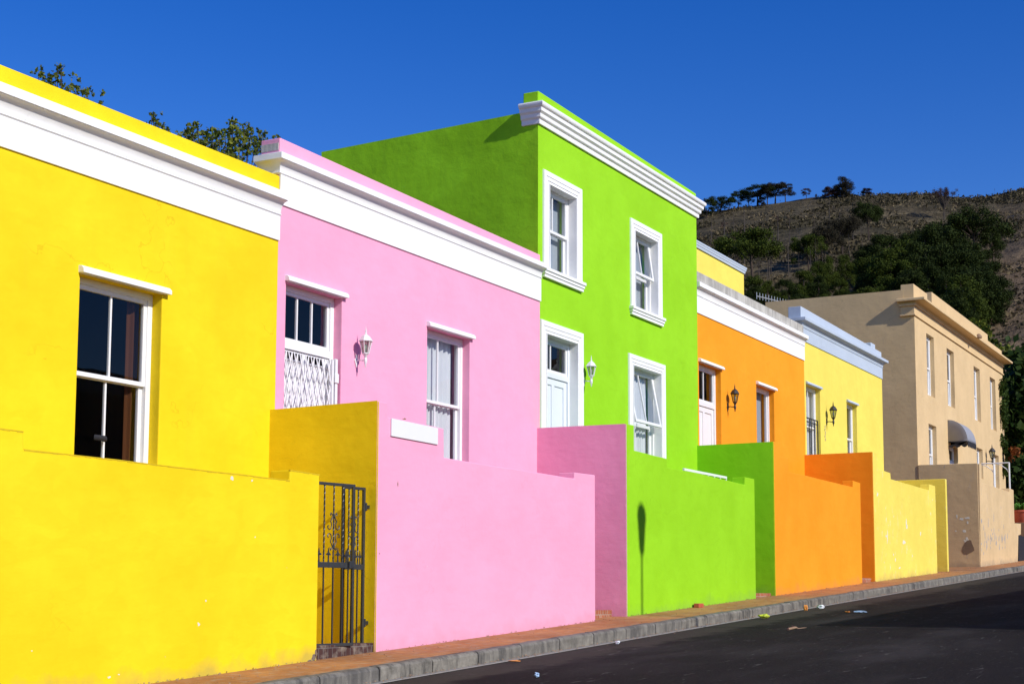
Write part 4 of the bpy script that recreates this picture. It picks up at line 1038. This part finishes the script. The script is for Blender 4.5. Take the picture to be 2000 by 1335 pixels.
crumple('paper_cup', 1603, 1189, RD, .06, 'litterwhite', 'crushed white paper cup in the gutter right of the orange wrapper', 'litter', .7, 1.3, 5)
crumple('foil_sheet', 1682, 1196, RD + .01, .075, 'litterblue', 'pale foil scrap on the road at the edge of the long shadow', 'litter', .25, 1.8, 6)
crumple('foil_sheet', 1656, 1195, RD + .01, .05, 'litterorange', 'brownish scrap on the road left of the pale foil', 'litter', .25, 1.8, 16)
crumple('orange_peel', 1005, 1291, RD, .04, 'litterorange', 'flat orange peel in the gutter at the lower middle', 'litter', .25, 2.0, 7)
p = ground_at(1557, 1227, RD + .02)
m = MB(); m.tube([(p.x - .25, p.y + .05, p.z), (p.x - .05, p.y, p.z + .02), (p.x + .1, p.y + .02, p.z), (p.x + .3, p.y - .04, p.z + .01)], .018, 7, .006); m.tube([(p.x - .05, p.y, p.z + .02), (p.x + .03, p.y + .09, p.z + .04)], .01, 6, .004)
o = m.build('dry_stick', 'twig', None, 0, True, loc=tuple(p)); tag(o, 'pale dry stick lying on the road by the shadow tip', 'litter')
p = ground_at(1371, 1185, 0)
m = MB(); m.box(p.x - .11, p.x + .11, YW - .13, YW - .03, zp(p.x) - .01, zp(p.x) + .065); o = m.build('brick', 'terracotta', None, .012, loc=(p.x, YW - .08, zp(p.x))); tag(o, 'loose broken brick lying at the foot of the lime green wall', 'brick')
m = MB(); bx = xw(1477, 1100) + .02; m.box(bx + .02, bx + .09, YW + .06, YW + .16, zp(bx), zp(bx) + .30); o = m.build('brick', 'terracotta', None, .008, loc=(bx, YW + .1, zp(bx))); tag(o, 'red brick standing on end behind the right end of the green wall', 'brick')

# ------------------------------------------------------------------ terrain
RIDGE = [(900, 520), (1100, 470), (1250, 440), (1320, 425), (1373, 414), (1439, 405), (1472, 401), (1551, 390), (1600, 384), (1670, 379.5), (1740, 381), (1802, 382), (1901, 386), (1950, 382), (2000, 370), (2060, 360), (2200, 350), (2600, 345)]
def azel(u, v): d = ray(u, v); return math.atan2(d.y, d.x), d.z / math.hypot(d.x, d.y)
RT = sorted(azel(u, v) for u, v in RIDGE); RAZ = [a for a, _ in RT]; RTE = [e for _, e in RT]
RR = 400.
def H(x, y):
    r = math.hypot(x, y); az = math.atan2(y, x)
    base = zp(min(max(x, -60), 75)) - .25
    if r < 78: return base
    if az > RAZ[-1] or az < RAZ[0]:
        e = float(np.interp(az, RAZ, RTE)); k = max(0, 1 - min(abs(az - RAZ[-1]), abs(az - RAZ[0])) / 1.2); e *= k
    else: e = float(np.interp(az, RAZ, RTE))
    s = (r - 78) / (RR - 78); zr = e * RR
    if s <= 1: z = base + (zr - base) * (s ** 1.25)
    else: z = zr - (zr - base + 8) * min(1, (s - 1) * .45) ** 1.2 if zr > base else base
    a = min(1, (r - 78) / 60)
    nz = noise.fractal((x * .02, y * .02, 0), 1., 2., 3) * 2.2 + noise.fractal((x * .11, y * .11, 3), 1., 2., 3) * .7
    damp = 1 if s < .9 else (.35 if s < 1.1 else 1)
    return z + a * nz * damp
azs = np.concatenate([np.linspace(-math.pi, R(-8), 40, endpoint=False), np.linspace(R(-8), R(50), 560, endpoint=False), np.linspace(R(50), math.pi, 40, endpoint=False)])
rs = np.concatenate([[4, 15, 30, 50, 70], np.linspace(78, 470, 210), np.linspace(480, 1100, 40), [1500, 2500, 5000, 9000]])
nv = len(azs); vs = [(0, 0, H(0, 0))]
for r in rs:
    for a in azs: x, y = r * math.cos(a), r * math.sin(a); vs.append((x, y, H(x, y) if r < 1200 else min(H(x, y), 5)))
fs = [(0, 1 + i, 1 + (i + 1) % nv) for i in range(nv)]
for j in range(len(rs) - 1):
    b0, b1 = 1 + j * nv, 1 + (j + 1) * nv
    fs += [(b0 + i, b1 + i, b1 + (i + 1) % nv, b0 + (i + 1) % nv) for i in range(nv)]
me = bpy.data.meshes.new('hillside'); me.from_pydata(vs, [], fs); me.materials.append(M['hill'])
me.polygons.foreach_set('use_smooth', [True] * len(me.polygons))
o = bpy.data.objects.new('hillside', me); COL.objects.link(o); o['kind'] = 'structure'

def hit(u, v, r0=80, r1=480):
    """where a photo point falls on the hillside"""
    d = ray(u, v); k = 1 / math.hypot(d.x, d.y); r = r0
    while r < r1:
        p = d * (r * k)
        if H(p.x, p.y) > p.z: return p
        r += 1.0
    return None

# ------------------------------------------------------------------ foliage
def quads(name, C, N, size, mat, parent=None, loc=(0, 0, 0), aspect=1.6):
    """C: (n,3) centres, random leaf quads"""
    n = len(C); a = rng.normal(size=(n, 3)); a += N * 1.2; a /= np.linalg.norm(a, axis=1)[:, None]
    b = rng.normal(size=(n, 3)); u = np.cross(a, b); u /= np.linalg.norm(u, axis=1)[:, None]; v = np.cross(a, u)
    s = size * rng.uniform(.6, 1.35, (n, 1)); u = u * s * aspect * .5; v = v * s * .5
    V = np.stack([C - u, C - v * .9 + u * .1, C + u, C + v * .9 + u * .1], 1).reshape(-1, 3).astype(np.float32)
    me = bpy.data.meshes.new(name); me.vertices.add(4 * n); me.vertices.foreach_set('co', V.ravel())
    me.loops.add(4 * n); me.loops.foreach_set('vertex_index', np.arange(4 * n, dtype=np.int32))
    me.polygons.add(n); me.polygons.foreach_set('loop_start', np.arange(0, 4 * n, 4, dtype=np.int32)); me.polygons.foreach_set('loop_total', np.full(n, 4, dtype=np.int32))
    me.update(); me.validate(); me.materials.append(M[mat])
    o = bpy.data.objects.new(name, me); COL.objects.link(o)
    if parent: o.parent = parent
    o.location = loc; return o
def clumps_pts(cl, per, shell=.55):
    C = []; N = []
    for (c, r) in cl:
        c = np.array(c); r = np.array(r if hasattr(r, '__len__') else (r, r, r)); n = int(per * (r[0] * r[1] * r[2]) ** (2 / 3)) + 3
        d = rng.normal(size=(n, 3)); d /= np.linalg.norm(d, axis=1)[:, None]
        q = rng.uniform(shell, 1, (n, 1)) * (1 + .12 * rng.normal(size=(n, 1)))
        C.append(c + d * r * q); N.append(d)
    return np.concatenate(C), np.concatenate(N)

def pine_proto(kind, seed, mat):
    """returns (trunk mesh obj, crown mesh obj) unlinked templates of unit-ish height 10 m"""
    rr = random.Random(seed); cl = []
    t = MB()
    if kind == 'dense':           # full crown almost to the ground
        t.tube([(0, 0, -.8), (.1, 0, 3), (0, .1, 7), (.1, 0, 9)], .22, 7, .06)
        for k in range(30):
            z = rr.uniform(1.2, 9.2); rad = 3.4 * (1 - abs((z - 4.0) / 6.2) ** 2.2) * rr.uniform(.35, .95); q = rr.uniform(0, 6.28)
            cl.append(((rad * math.cos(q), rad * math.sin(q), z), (rr.uniform(.8, 1.3), rr.uniform(.8, 1.3), rr.uniform(.9, 1.5))))
        C, N = clumps_pts(cl, 330, .45); sz = .19
    elif kind == 'umbrella':      # flat-topped stone pine
        top = []
        t.tube([(0, 0, -.8), (.15, 0, 2.5), (.3, .1, 5.0)], .24, 7, .15)
        for k in range(7):
            q = k / 7 * 6.28 + rr.uniform(-.3, .3); L = rr.uniform(1.6, 4.2); e = (.3 + L * math.cos(q), .1 + L * math.sin(q), rr.uniform(6, 8.2))
            t.tube([(.3, .1, rr.uniform(3.6, 5.0)), ((.3 + e[0]) / 2, e[1] / 2, 6.2), e], .10, 6, .03)
            cl.append((e, (rr.uniform(1.0, 1.7), rr.uniform(1.0, 1.7), rr.uniform(.55, .9))))
        for k in range(22):
            q = rr.uniform(0, 6.28); L = 4.6 * math.sqrt(rr.random()); cl.append(((.3 + L * math.cos(q), L * math.sin(q), 8.7 - L * L * .09 - abs(rr.gauss(0, 1.3))), (rr.uniform(1., 1.8), rr.uniform(1., 1.8), rr.uniform(.7, 1.2))))
        C, N = clumps_pts(cl, 260, .35); sz = .20
    elif kind == 'round':
        t.tube([(0, 0, -.8), (.1, 0, 2), (0, .1, 5)], .22, 7, .12)
        for k in range(5):
            q = rr.uniform(0, 6.28); t.tube([(.05, 0, rr.uniform(1.8, 3.5)), (1.4 * math.cos(q), 1.4 * math.sin(q), 5.2)], .10, 5, .04)
        for k in range(26):
            q = rr.uniform(0, 6.28); zz = rr.uniform(3.4, 8.9); rad = 3.6 * math.sqrt(max(.05, 1 - ((zz - 5.8) / 3.6) ** 2)) * rr.uniform(.4, 1.05)
            cl.append(((rad * math.cos(q), rad * math.sin(q), zz), (rr.uniform(.7, 1.3), rr.uniform(.7, 1.3), rr.uniform(.5, .9))))
        C, N = clumps_pts(cl, 280, .4); sz = .2
    elif kind == 'bare':          # burnt pole with a thin tuft
        t.tube([(0, 0, -.8), (.1, 0, 4), (.25, .1, 9.5)], .22, 6, .07)
        for k in range(9):
            z = rr.uniform(4.5, 9.3); q = rr.uniform(0, 6.28); L = rr.uniform(.6, 1.9); t.tube([(.1, 0, z), (L * math.cos(q), L * math.sin(q), z + rr.uniform(.2, 1.0))], .035, 4, .012)
            if rr.random() < .7: cl.append(((L * .8 * math.cos(q), L * .8 * math.sin(q), z + .6), (.6, .6, .45)))
        C, N = clumps_pts(cl, 40, .1); sz = .26
    else:                         # 'fan': scorched leafless fan of branches
        t.tube([(0, 0, -.8), (0, 0, 3.2)], .2, 6, .14)
        for k in range(60):
            q = rr.uniform(0, 6.28); L = rr.uniform(1.0, 5.2); zt = rr.uniform(7.2, 9.6) - L * .25
            t.tube([(0, 0, rr.uniform(2.6, 4)), (L * .45 * math.cos(q), L * .45 * math.sin(q), 5.6), (L * math.cos(q), L * math.sin(q), zt)], .09, 4, .03)
            cl.append(((L * math.cos(q), L * math.sin(q), zt), (.9, .9, .7)))
        C, N = clumps_pts(cl, 110, .1); sz = .16
    return t, C, N, sz
PROTO = {}
def get_proto(kind, i, mat):
    key = (kind, i, mat)
    if key not in PROTO:
        t, C, N, sz = pine_proto(kind, 100 + i * 7 + len(kind), mat)
        to = t.build('trunk', 'palebark' if kind in ('bare', 'fan') else 'bark', None, 0, True)
        co = quads('crown', C, N, sz, mat, None, (0, 0, 0), 1.3)
        COL.objects.unlink(to); COL.objects.unlink(co)
        PROTO[key] = (to, co)
    return PROTO[key]
def hill_tree(kind, i, mat, u, vbase, vtop, label, group, wide=1., name='pine_tree', r=None):
    """tree whose foot is seen at (u, vbase) on the hill and whose top is at vtop"""
    if r is None:
        p = hit(u, vbase)
        if p is None:
            a, _ = azel(u, vbase); p = Vector((RR * math.cos(a), RR * math.sin(a), 0))
    else:
        a, _ = azel(u, vbase); p = Vector((r * math.cos(a), r * math.sin(a), 0))
    p.z = H(p.x, p.y); d = ray(u, vtop); zt = d.z * math.hypot(p.x, p.y) / math.hypot(d.x, d.y)
    h = max(1.0, zt - p.z) / 9.6
    ro = empty(name, p, label, 'tree', group); ro.rotation_euler.z = random.uniform(0, 6.28); wide *= (1.45 if kind == 'umbrella' else 1) * (1.3 if group == 'trees along the ridge' and kind in ('umbrella', 'round') else 1); ro.scale = (h * wide, h * wide, h)
    for tpl in get_proto(kind, i, mat):
        c = tpl.copy(); COL.objects.link(c); c.parent = ro; c.name = tpl.name.split('.')[0]
    return ro
# ridge line
RG = 'trees along the ridge'
hill_tree('round', 0, 'pine', 1380, 428, 387, 'dark pine on the ridge just above the green house cornice', RG, 1.15)
hill_tree('umbrella', 1, 'pine', 1408, 417, 384, 'low spreading pine second from left on the ridge', RG, .9)
hill_tree('round', 2, 'pine', 1443, 408, 373, 'dark round-topped pine standing left of the tall ridge clump', RG, 1.25)
hill_tree('round', 1, 'pine', 1462, 404, 377, 'short dark pine tucked under the tall ridge clump', RG, 1.2)
hill_tree('umbrella', 2, 'pine', 1479, 403, 360, 'leftmost tall stone pine of the ridge clump', RG, .85)
hill_tree('round', 3, 'drypine', 1499, 401, 357, 'stone pine with flat crown in the middle of the ridge clump', RG, .95)
hill_tree('umbrella', 0, 'drypine', 1514, 398, 358, 'brownish stone pine right of the middle of the ridge clump', RG, .9)
hill_tree('round', 4, 'drypine', 1534, 395, 357, 'rightmost leaning stone pine of the ridge clump', RG, 1.0)
hill_tree('dense', 2, 'drypine', 1487, 402, 385, 'low dark brush under the tall ridge clump', RG, 1.6, 'bush')
hill_tree('round', 1, 'scorched', 1575, 391, 366, 'small lone reddish tree on the ridge right of the pine clump', RG, .8)
hill_tree('dense', 0, 'scorched', 1594, 387, 379, 'tiny reddish bush on the ridge right of the lone tree', RG, .9, 'bush')
hill_tree('dense', 1, 'scorched', 1619, 388, 366, 'dark reddish shrub left of the tall round ridge pine', RG, 2.2, 'bush')
hill_tree('dense', 3, 'drypine', 1646, 386, 347, 'tall rounded pine standing alone highest on the ridge', RG, 1.5)
hill_tree('dense', 0, 'drypine', 1640, 386, 360, 'bushy undergrowth pine below the tall rounded ridge pine', RG, 1.6)
hill_tree('dense', 2, 'scorched', 1692, 381, 368, 'low reddish mound of brush on the ridge crest', RG, 2.8, 'bush')
hill_tree('fan', 0, 'scorched', 1844, 430, 365, 'bare fan-shaped scorched tree rising past the skyline', RG, .75)
hill_tree('bare', 0, 'drypine', 1926, 385, 376, 'thin dead snag on the right part of the skyline', RG, .5, 'dead_tree')
hill_tree('bare', 1, 'drypine', 1943, 383, 368, 'taller dead snag near the right end of the skyline', RG, .5, 'dead_tree')
# single trees on the slope
SG = 'single trees on the slope'
hill_tree('umbrella', 1, 'pine', 1697, 470, 391, 'dark flat-topped pine with long bare trunk in mid slope', SG, .55)
hill_tree('umbrella', 3, 'pine', 1905, 520, 400, 'large flat-topped dark pine high on the right slope', SG, .80)
hill_tree('dense', 1, 'pine', 1938, 515, 440, 'dark round pine with visible trunk at the right edge of the grove', SG, 1.0)
hill_tree('umbrella', 4, 'pinegreen', 1470, 560, 440, 'wide green-topped pine above the grey rear parapet', SG, .75)
hill_tree('umbrella', 2, 'pinegreen', 1445, 545, 450, 'green-topped pine at the left of the burnt stand', SG, .7)
hill_tree('umbrella', 0, 'pinegreen', 1580, 535, 455, 'green-topped pine in the middle of the burnt stand', SG, .6)
hill_tree('umbrella', 1, 'drypine', 1645, 500, 418, 'grey half-burnt pine with thin crown in mid slope', SG, .6)
hill_tree('umbrella', 3, 'drypine', 1612, 520, 435, 'half-burnt pine left of the grey one in mid slope', SG, .6)
# burnt stand
rr = random.Random(5)
for k in range(58):
    u = rr.uniform(1385, 1720) if k < 46 else rr.uniform(1720, 1990); vb = rr.uniform(455, 560) if k < 46 else rr.uniform(400, 470)
    if u < 1460: vb = min(vb, 520)
    hill_tree('bare', k % 4, 'drypine' if k % 3 else 'scorched', u, vb, vb - rr.uniform(38, 75) * (1 if k < 46 else .5), 'thin burnt pine trunk standing among others on the brown slope', 'burnt pine trunks on the slope', rr.uniform(.5, .9), 'burnt_pine')
# dense grove
GL = 'dark bushy pine merging with its neighbours in the dense hillside grove'
grove = [(1470, 600, 540), (1500, 590, 548), (1535, 600, 545), (1565, 605, 560), (1600, 600, 540), (1640, 600, 545), (1690, 600, 540), (1570, 590, 528), (1475, 610, 560), (1520, 615, 570), (1560, 620, 575), (1610, 620, 575), (1660, 625, 570),
         (1620, 570, 505), (1650, 565, 500), (1600, 575, 512), (1690, 560, 480), (1700, 590, 500), (1720, 560, 465), (1740, 600, 490), (1735, 540, 462), (1765, 580, 470), (1780, 540, 455), (1790, 600, 480), (1810, 570, 450), (1800, 530, 452),
         (1830, 540, 440), (1850, 560, 445), (1865, 520, 440), (1840, 600, 480), (1870, 600, 490), (1880, 560, 465), (1895, 600, 490), (1905, 560, 480), (1900, 640, 530), (1880, 650, 540), (1920, 620, 520), (1935, 600, 510), (1850, 640, 540),
         (1815, 620, 520), (1775, 630, 530), (1730, 630, 540), (1700, 640, 560), (1930, 640, 550), (1910, 600, 500), (1945, 620, 540), (1640, 640, 590), (1830, 660, 575), (1870, 670, 570), (1905, 670, 575)]
for k, (u, vb, vt) in enumerate(grove):
    hill_tree('dense', k % 5, 'pinegreen' if (u < 1760 and k % 2) or k % 7 == 0 else 'pine', u, vb, vt, GL, 'pines of the dense hillside grove', rr.uniform(1.05, 1.35))
# scrub on the hill
n = 15000; C = []; 
r_ = rng.uniform(100, 405, n * 2); a_ = rng.uniform(R(8), R(24), n * 2)
for r, a in zip(r_, a_):
    x, y = r * math.cos(a), r * math.sin(a)
    if noise.noise((x * .035, y * .035, 1)) + .6 * noise.noise((x * .15, y * .15, 5)) < -.02: continue
    if a < R(13.2) and r < 330 - (a - R(10)) * 600 and rng.random() < .85: continue
    s = rng.uniform(.2, .75) * (1 if rng.random() < .85 else 1.8); z = H(x, y)
    for k in range(7): C.append((x + rng.normal() * s * .6, y + rng.normal() * s * .6, z + abs(rng.normal()) * s * .45))
C = np.array(C); print('scrub', len(C))
o = quads('scrub', C, np.tile([0, 0, .6], (len(C), 1)), .42, 'scrubleaf', aspect=1.5); tag(o, 'low dry brown and green scrub covering the hillside', 'scrub', kind='stuff')
n = 9000; C = []
for r, a in zip(rng.uniform(90, 400, n), rng.uniform(R(8), R(24), n)):
    x, y = r * math.cos(a), r * math.sin(a)
    if noise.noise((x * .05, y * .05, 9)) < .0: continue
    z = H(x, y); s = rng.uniform(.3, .7)
    for k in range(4): C.append((x + rng.normal() * s, y + rng.normal() * s, z + abs(rng.normal()) * .12))
M['strawleaf'] = leafmat('dry_straw', (.13, .10, .055), (.24, .19, .11), .9, .2)
C = np.array(C); o = quads('dry_grass', C, np.tile([0, 0, .8], (len(C), 1)), .45, 'strawleaf', aspect=2.6); tag(o, 'pale dry grass tufts scattered over the hillside', 'grass', kind='stuff')

# ------------------------------------------------------------------ trees behind the roofs
def leafy_tree(name, x, y, zb, cl, label, leaf=.1, per=420, mat='leaf', group=None, branches=True, cat='tree'):
    ro = empty(name, (x, y, zb), label, cat, group)
    t = MB(); tp = max(c[0][2] for c in cl)
    cx = sum(c[0][0] for c in cl) / len(cl); cy = sum(c[0][1] for c in cl) / len(cl)
    zmid = zb + (tp - zb) * .45
    t.tube([(x, y, zb - .2), (x + .1, y, (zb + zmid) / 2), (cx * .5 + x * .5, cy * .5 + y * .5, zmid)], .2, 8, .13)
    for (c, r) in cl[::11]:
        t.tube([(cx * .5 + x * .5, cy * .5 + y * .5, zmid), ((c[0] + cx) / 2, (c[1] + cy) / 2, (zmid + c[2]) / 2 + .2), c], .022, 5, .008)
    t.build('trunk', 'bark', ro, 0, True)
    C, N = clumps_pts([((c[0] - x, c[1] - y, c[2] - zb), r) for c, r in cl], per, .15); quads('crown', C, N, leaf, mat, ro)
    return ro
def px_cl(specs, Yp, jit=.5):
    out = []
    for (u, v, rpx) in specs:
        yy = Yp + random.uniform(-jit, jit)
        x, z = PY(u, v, yy); dist = math.hypot(x, Yp); r = rpx * dist / 2905
        out.append(((x, yy, z), (r * .6, r * .6, r * .6)))
        for q in range(1, 4): out.append(((x + random.gauss(0, .4) * r, yy + random.gauss(0, .4), z - r * 1.1 * q), (r * (.55 + .25 * q),) * 3))
        for _ in range(7):
            d = Vector((random.gauss(0, 1), random.gauss(0, 1), random.gauss(0, 1))).normalized() * r * random.uniform(.5, 1.15); k = r * random.uniform(.25, .5)
            out.append(((x + d.x, yy + d.y, z + d.z), (k, k, k * 1.2)))
    return out
Yt = 22.
cl = px_cl([(75, 143, 11), (86, 152, 12), (100, 150, 9), (112, 138, 10), (120, 132, 7), (108, 158, 12), (122, 165, 11), (138, 170, 8), (150, 178, 9), (162, 176, 8), (171, 182, 6), (95, 175, 22), (130, 190, 20), (160, 200, 16), (196, 202, 7), (180, 215, 18)], Yt)
leafy_tree('leafy_tree', PY(120, 300, Yt)[0], Yt, zp(20), cl, 'sparse tree top with upright twigs poking over the yellow roof at far left', .05, 900)
cl = px_cl([(296, 222, 5), (300, 232, 9), (308, 240, 11), (318, 247, 9), (328, 255, 7), (300, 262, 18), (320, 275, 16)], Yt + 1)
leafy_tree('leafy_tree', PY(305, 380, Yt + 1)[0], Yt + 1, zp(20), cl, 'small pointed tree top over the yellow roof left of the bigger tree', .05, 1200)
sp = [(362, 262, 9), (375, 252, 11), (385, 247, 9), (395, 258, 12), (380, 270, 16), (405, 268, 12), (415, 262, 11), (428, 258, 9), (420, 280, 16), (400, 290, 20), (440, 262, 14), (450, 245, 10), (456, 236, 7), (462, 252, 14), (478, 255, 14), (470, 270, 18), (490, 262, 14), (500, 270, 12), (508, 258, 7), (516, 260, 6), (485, 285, 20), (450, 290, 22), (505, 290, 16), (345, 272, 9), (520, 300, 15), (440, 310, 25)]
cl = px_cl(sp, Yt - 1, .7); leafy_tree('leafy_tree', PY(440, 420, Yt - 1)[0], Yt - 1, zp(22), cl, 'larger sunlit tree behind the pink parapet and yellow roof', .055, 1150)
# creeper-clad tree mass right of the sand house
rr = random.Random(3); cl = []
for k in range(70):
    x = rr.uniform(61.5, 74); y = rr.uniform(9.5, 15); z = zp(x) + rr.uniform(.6, 8.2); 
    u_lim = 1
    cl.append(((x, y, z), rr.uniform(.7, 1.5)))
leafy_tree('leafy_tree', 66, 12.5, zp(66), cl, 'tall dark leafy tree right of the sand coloured house', .24, 260, 'leafdark')
cl = []
for k in range(26):
    zz = rr.uniform(1.0, 7.2); x = PY(1962, 900, 11.3)[0] + rr.uniform(-.35, .35) ; cl.append(((x, 11.28 - rr.uniform(0, .08), zp(60) + zz), (.22, .12, .35)))
v = quads('creeper', *clumps_pts(cl, 900, .2), .11, 'leafdark'); tag(v, 'thin dark creeper climbing the far corner of the sand house', 'plant')
cl = [((PY(1968, 885, 11.2)[0] + rr.uniform(-.5, .6), 11.1 + rr.uniform(-.3, .2), PY(1968, 886, 11.2)[1] + rr.uniform(-.3, .3)), .22) for _ in range(4)]
v = quads('creeper', *clumps_pts(cl, 500, .2), .12, 'rustleaf'); tag(v, 'orange-brown leaf cluster on the corner of the sand house', 'plant')
# shrubs showing above the far roof
Yt = 24.; cl = px_cl([(1905, 628, 8), (1918, 634, 9), (1900, 650, 12), (1925, 655, 12), (1940, 668, 10), (1910, 640, 8), (1890, 640, 7), (1930, 642, 6)], Yt)
leafy_tree('leafy_tree', PY(1915, 700, Yt)[0], Yt, 5, cl, 'yellowish spiky shrub showing above the sand house parapet', .28, 60, 'leaf')
cl = px_cl([(1958, 680, 9), (1972, 686, 11), (1985, 692, 11), (1965, 700, 14), (1995, 700, 12), (1980, 715, 16)], 20)
leafy_tree('leafy_tree', PY(1975, 760, 20)[0], 20, 4, cl, 'leafy tree top just right of the sand house roof corner', .26, 80, 'leaf')

# tv aerial behind the roofs
Yt = 20.; ax, az_ = PY(1478, 578, Yt); bx, bz = PY(1540, 592, Yt)
an = empty('tv_aerial', (bx, Yt, bz - 2), 'white comb-like television aerial above the roofs left of the sand house', 'aerial')
m = MB(); m.tube([(ax, Yt, az_), (bx, Yt, bz - .02)], .022, 6)
for k in range(12):
    q = k / 11; x = ax + (bx - ax) * q; z = az_ + (bz - .02 - az_) * q; m.tube([(x, Yt, z - .12), (x, Yt, z + .16)], .014, 5)
m.build('antenna_array', 'alu', an); m = MB(); m.tube([(bx, Yt, bz - 3.2), (bx, Yt, bz)], .025, 8); m.build('mast', 'alu', an)

# flower pot, low walls at the very right
px, pz = PY(1994, 1021, 10.2); pw = .34
pr_ = [(pw * .62, pz), (pw * .66, pz + .02), (pw * .95, pz + .42), (pw * 1.04, pz + .42), (pw * 1.04, pz + .49), (pw * .9, pz + .49), (pw * .86, pz + .44), (.02, pz + .42)]
pt_ = empty('flower_pot', (px + .25, 10.2, pz), 'big red terracotta flower pot with green plants at the right edge', 'plant pot')
m = MB(); m.lathe(px + .25, 10.2, [(r * 1.15, z) for r, z in pr_], 28); m.build('pot', 'terracotta', pt_, 0, True)
cl = [((rr.uniform(-.34, .34), rr.uniform(-.25, .25), .56 + rr.uniform(-.03, .14)), .12) for _ in range(22)]
quads('plant', *clumps_pts(cl, 1500, .1), .06, 'potleaf', pt_)
m = MB(); m.box(px - .6, px + 3.0, 9.9, 10.6, zp(px) - .2, pz - .002); o = m.build('planter_wall', 'brown', None, .02, loc=(px, 10, zp(px))); tag(o, 'low reddish wall carrying the terracotta flower pot', 'wall')
xx = px + .0; zt = PY(1990, 972, 12)[1]
m = MB(); m.box(PY(1975, 980, 11.9)[0] , PY(1975, 980, 11.9)[0] + 14, 11.9, 12.1, zp(60) - .2, zt); o = m.build('garden_wall', 'cream', None, .02, loc=(60, 12, zp(60))); tag(o, 'low tan garden wall behind the red flower pot', 'wall')
m = MB(); dx = PY(1989.5, 1070, 9.62)[0]; m.box(dx, dx + 2.6, 9.62, 9.8, zp(dx) - .1, PY(1992, 1045, 9.62)[1]); o = m.build('dark_gate', 'valance', None, .01, loc=(dx, 9.7, zp(dx))); tag(o, 'black solid gate at the right edge beside the last yard wall', 'gate')

# ------------------------------------------------------------------ across the street (throws the long shadow, seen in the glass)
bx0, bx1, by0, by1 = 19.0, 33.0, -11.0, -2.0; bz = 5.05
ho = empty('house', ((bx0 + bx1) / 2, by0, zp(bx0)), 'brown house across the street, seen only as a window reflection', 'house')
hs_ = [(bx0 + 1.2 + 2.9 * k, bx0 + 2.3 + 2.9 * k, zp(bx0) + 1.4, zp(bx0) + 3.0) for k in range(4)]
m = MB(); wall_grid(m, bx0, bx1, zp(bx0) - .4, bz - .5, by1 - .3, by1, hs_); m.box(bx0, bx0 + .3, by0, by1 - .3, zp(bx0) - .4, bz - .5); m.box(bx1 - .3, bx1, by0, by1 - .3, zp(bx0) - .4, bz - .5); m.box(bx0 + .3, bx1 - .3, by0, by0 + .3, zp(bx0) - .4, bz - .5)
m.build('wall', 'brown', ho)
m = MB(); m.box(bx0, bx1, by0, by1 + .02, bz - .497, bz); m.build('roof', 'roofing', ho)
for h in hs_:
    m = MB(); ring(m, h[0], h[1], h[2], h[3], by1 - .2, by1 - .1, .07, .07, (.5,), (.5,)); f = m.build('window', 'paint', ho)
    g = MB(); g.sheet(h[0] + .07, h[1] - .07, by1 - .16, h[2] + .07, h[3] - .07); g.build('pane', 'glass', f)
# street lamp whose shadow falls on the green wall
k_ = math.tan(AZ); shx, shz = PY(1253, 985, YW); lpY = -1.0; lpx = shx - (YW - lpY) * k_; lpz = shz + (YW - lpY) * .63
sl_ = empty('street_lamp', (lpx, lpY, zp(lpx)), 'slim street lamp across the road whose shadow crosses the green wall', 'street lamp'); print('lamp', lpx, lpz, zp(lpx))
m = MB(); m.tube([(lpx, lpY, zp(lpx) - .1), (lpx, lpY, lpz - .75)], .045, 10, .03); m.build('pole', 'alu', sl_, 0, True)
m = MB(); m.lathe(lpx, lpY, [(.04, lpz - .78), (.09, lpz - .72), (.15, lpz - .25), (.17, lpz - .2), (.14, lpz - .08), (.05, lpz)], 14); m.build('lantern_head', 'alu', sl_, 0, True)
print('objects', len(bpy.data.objects))
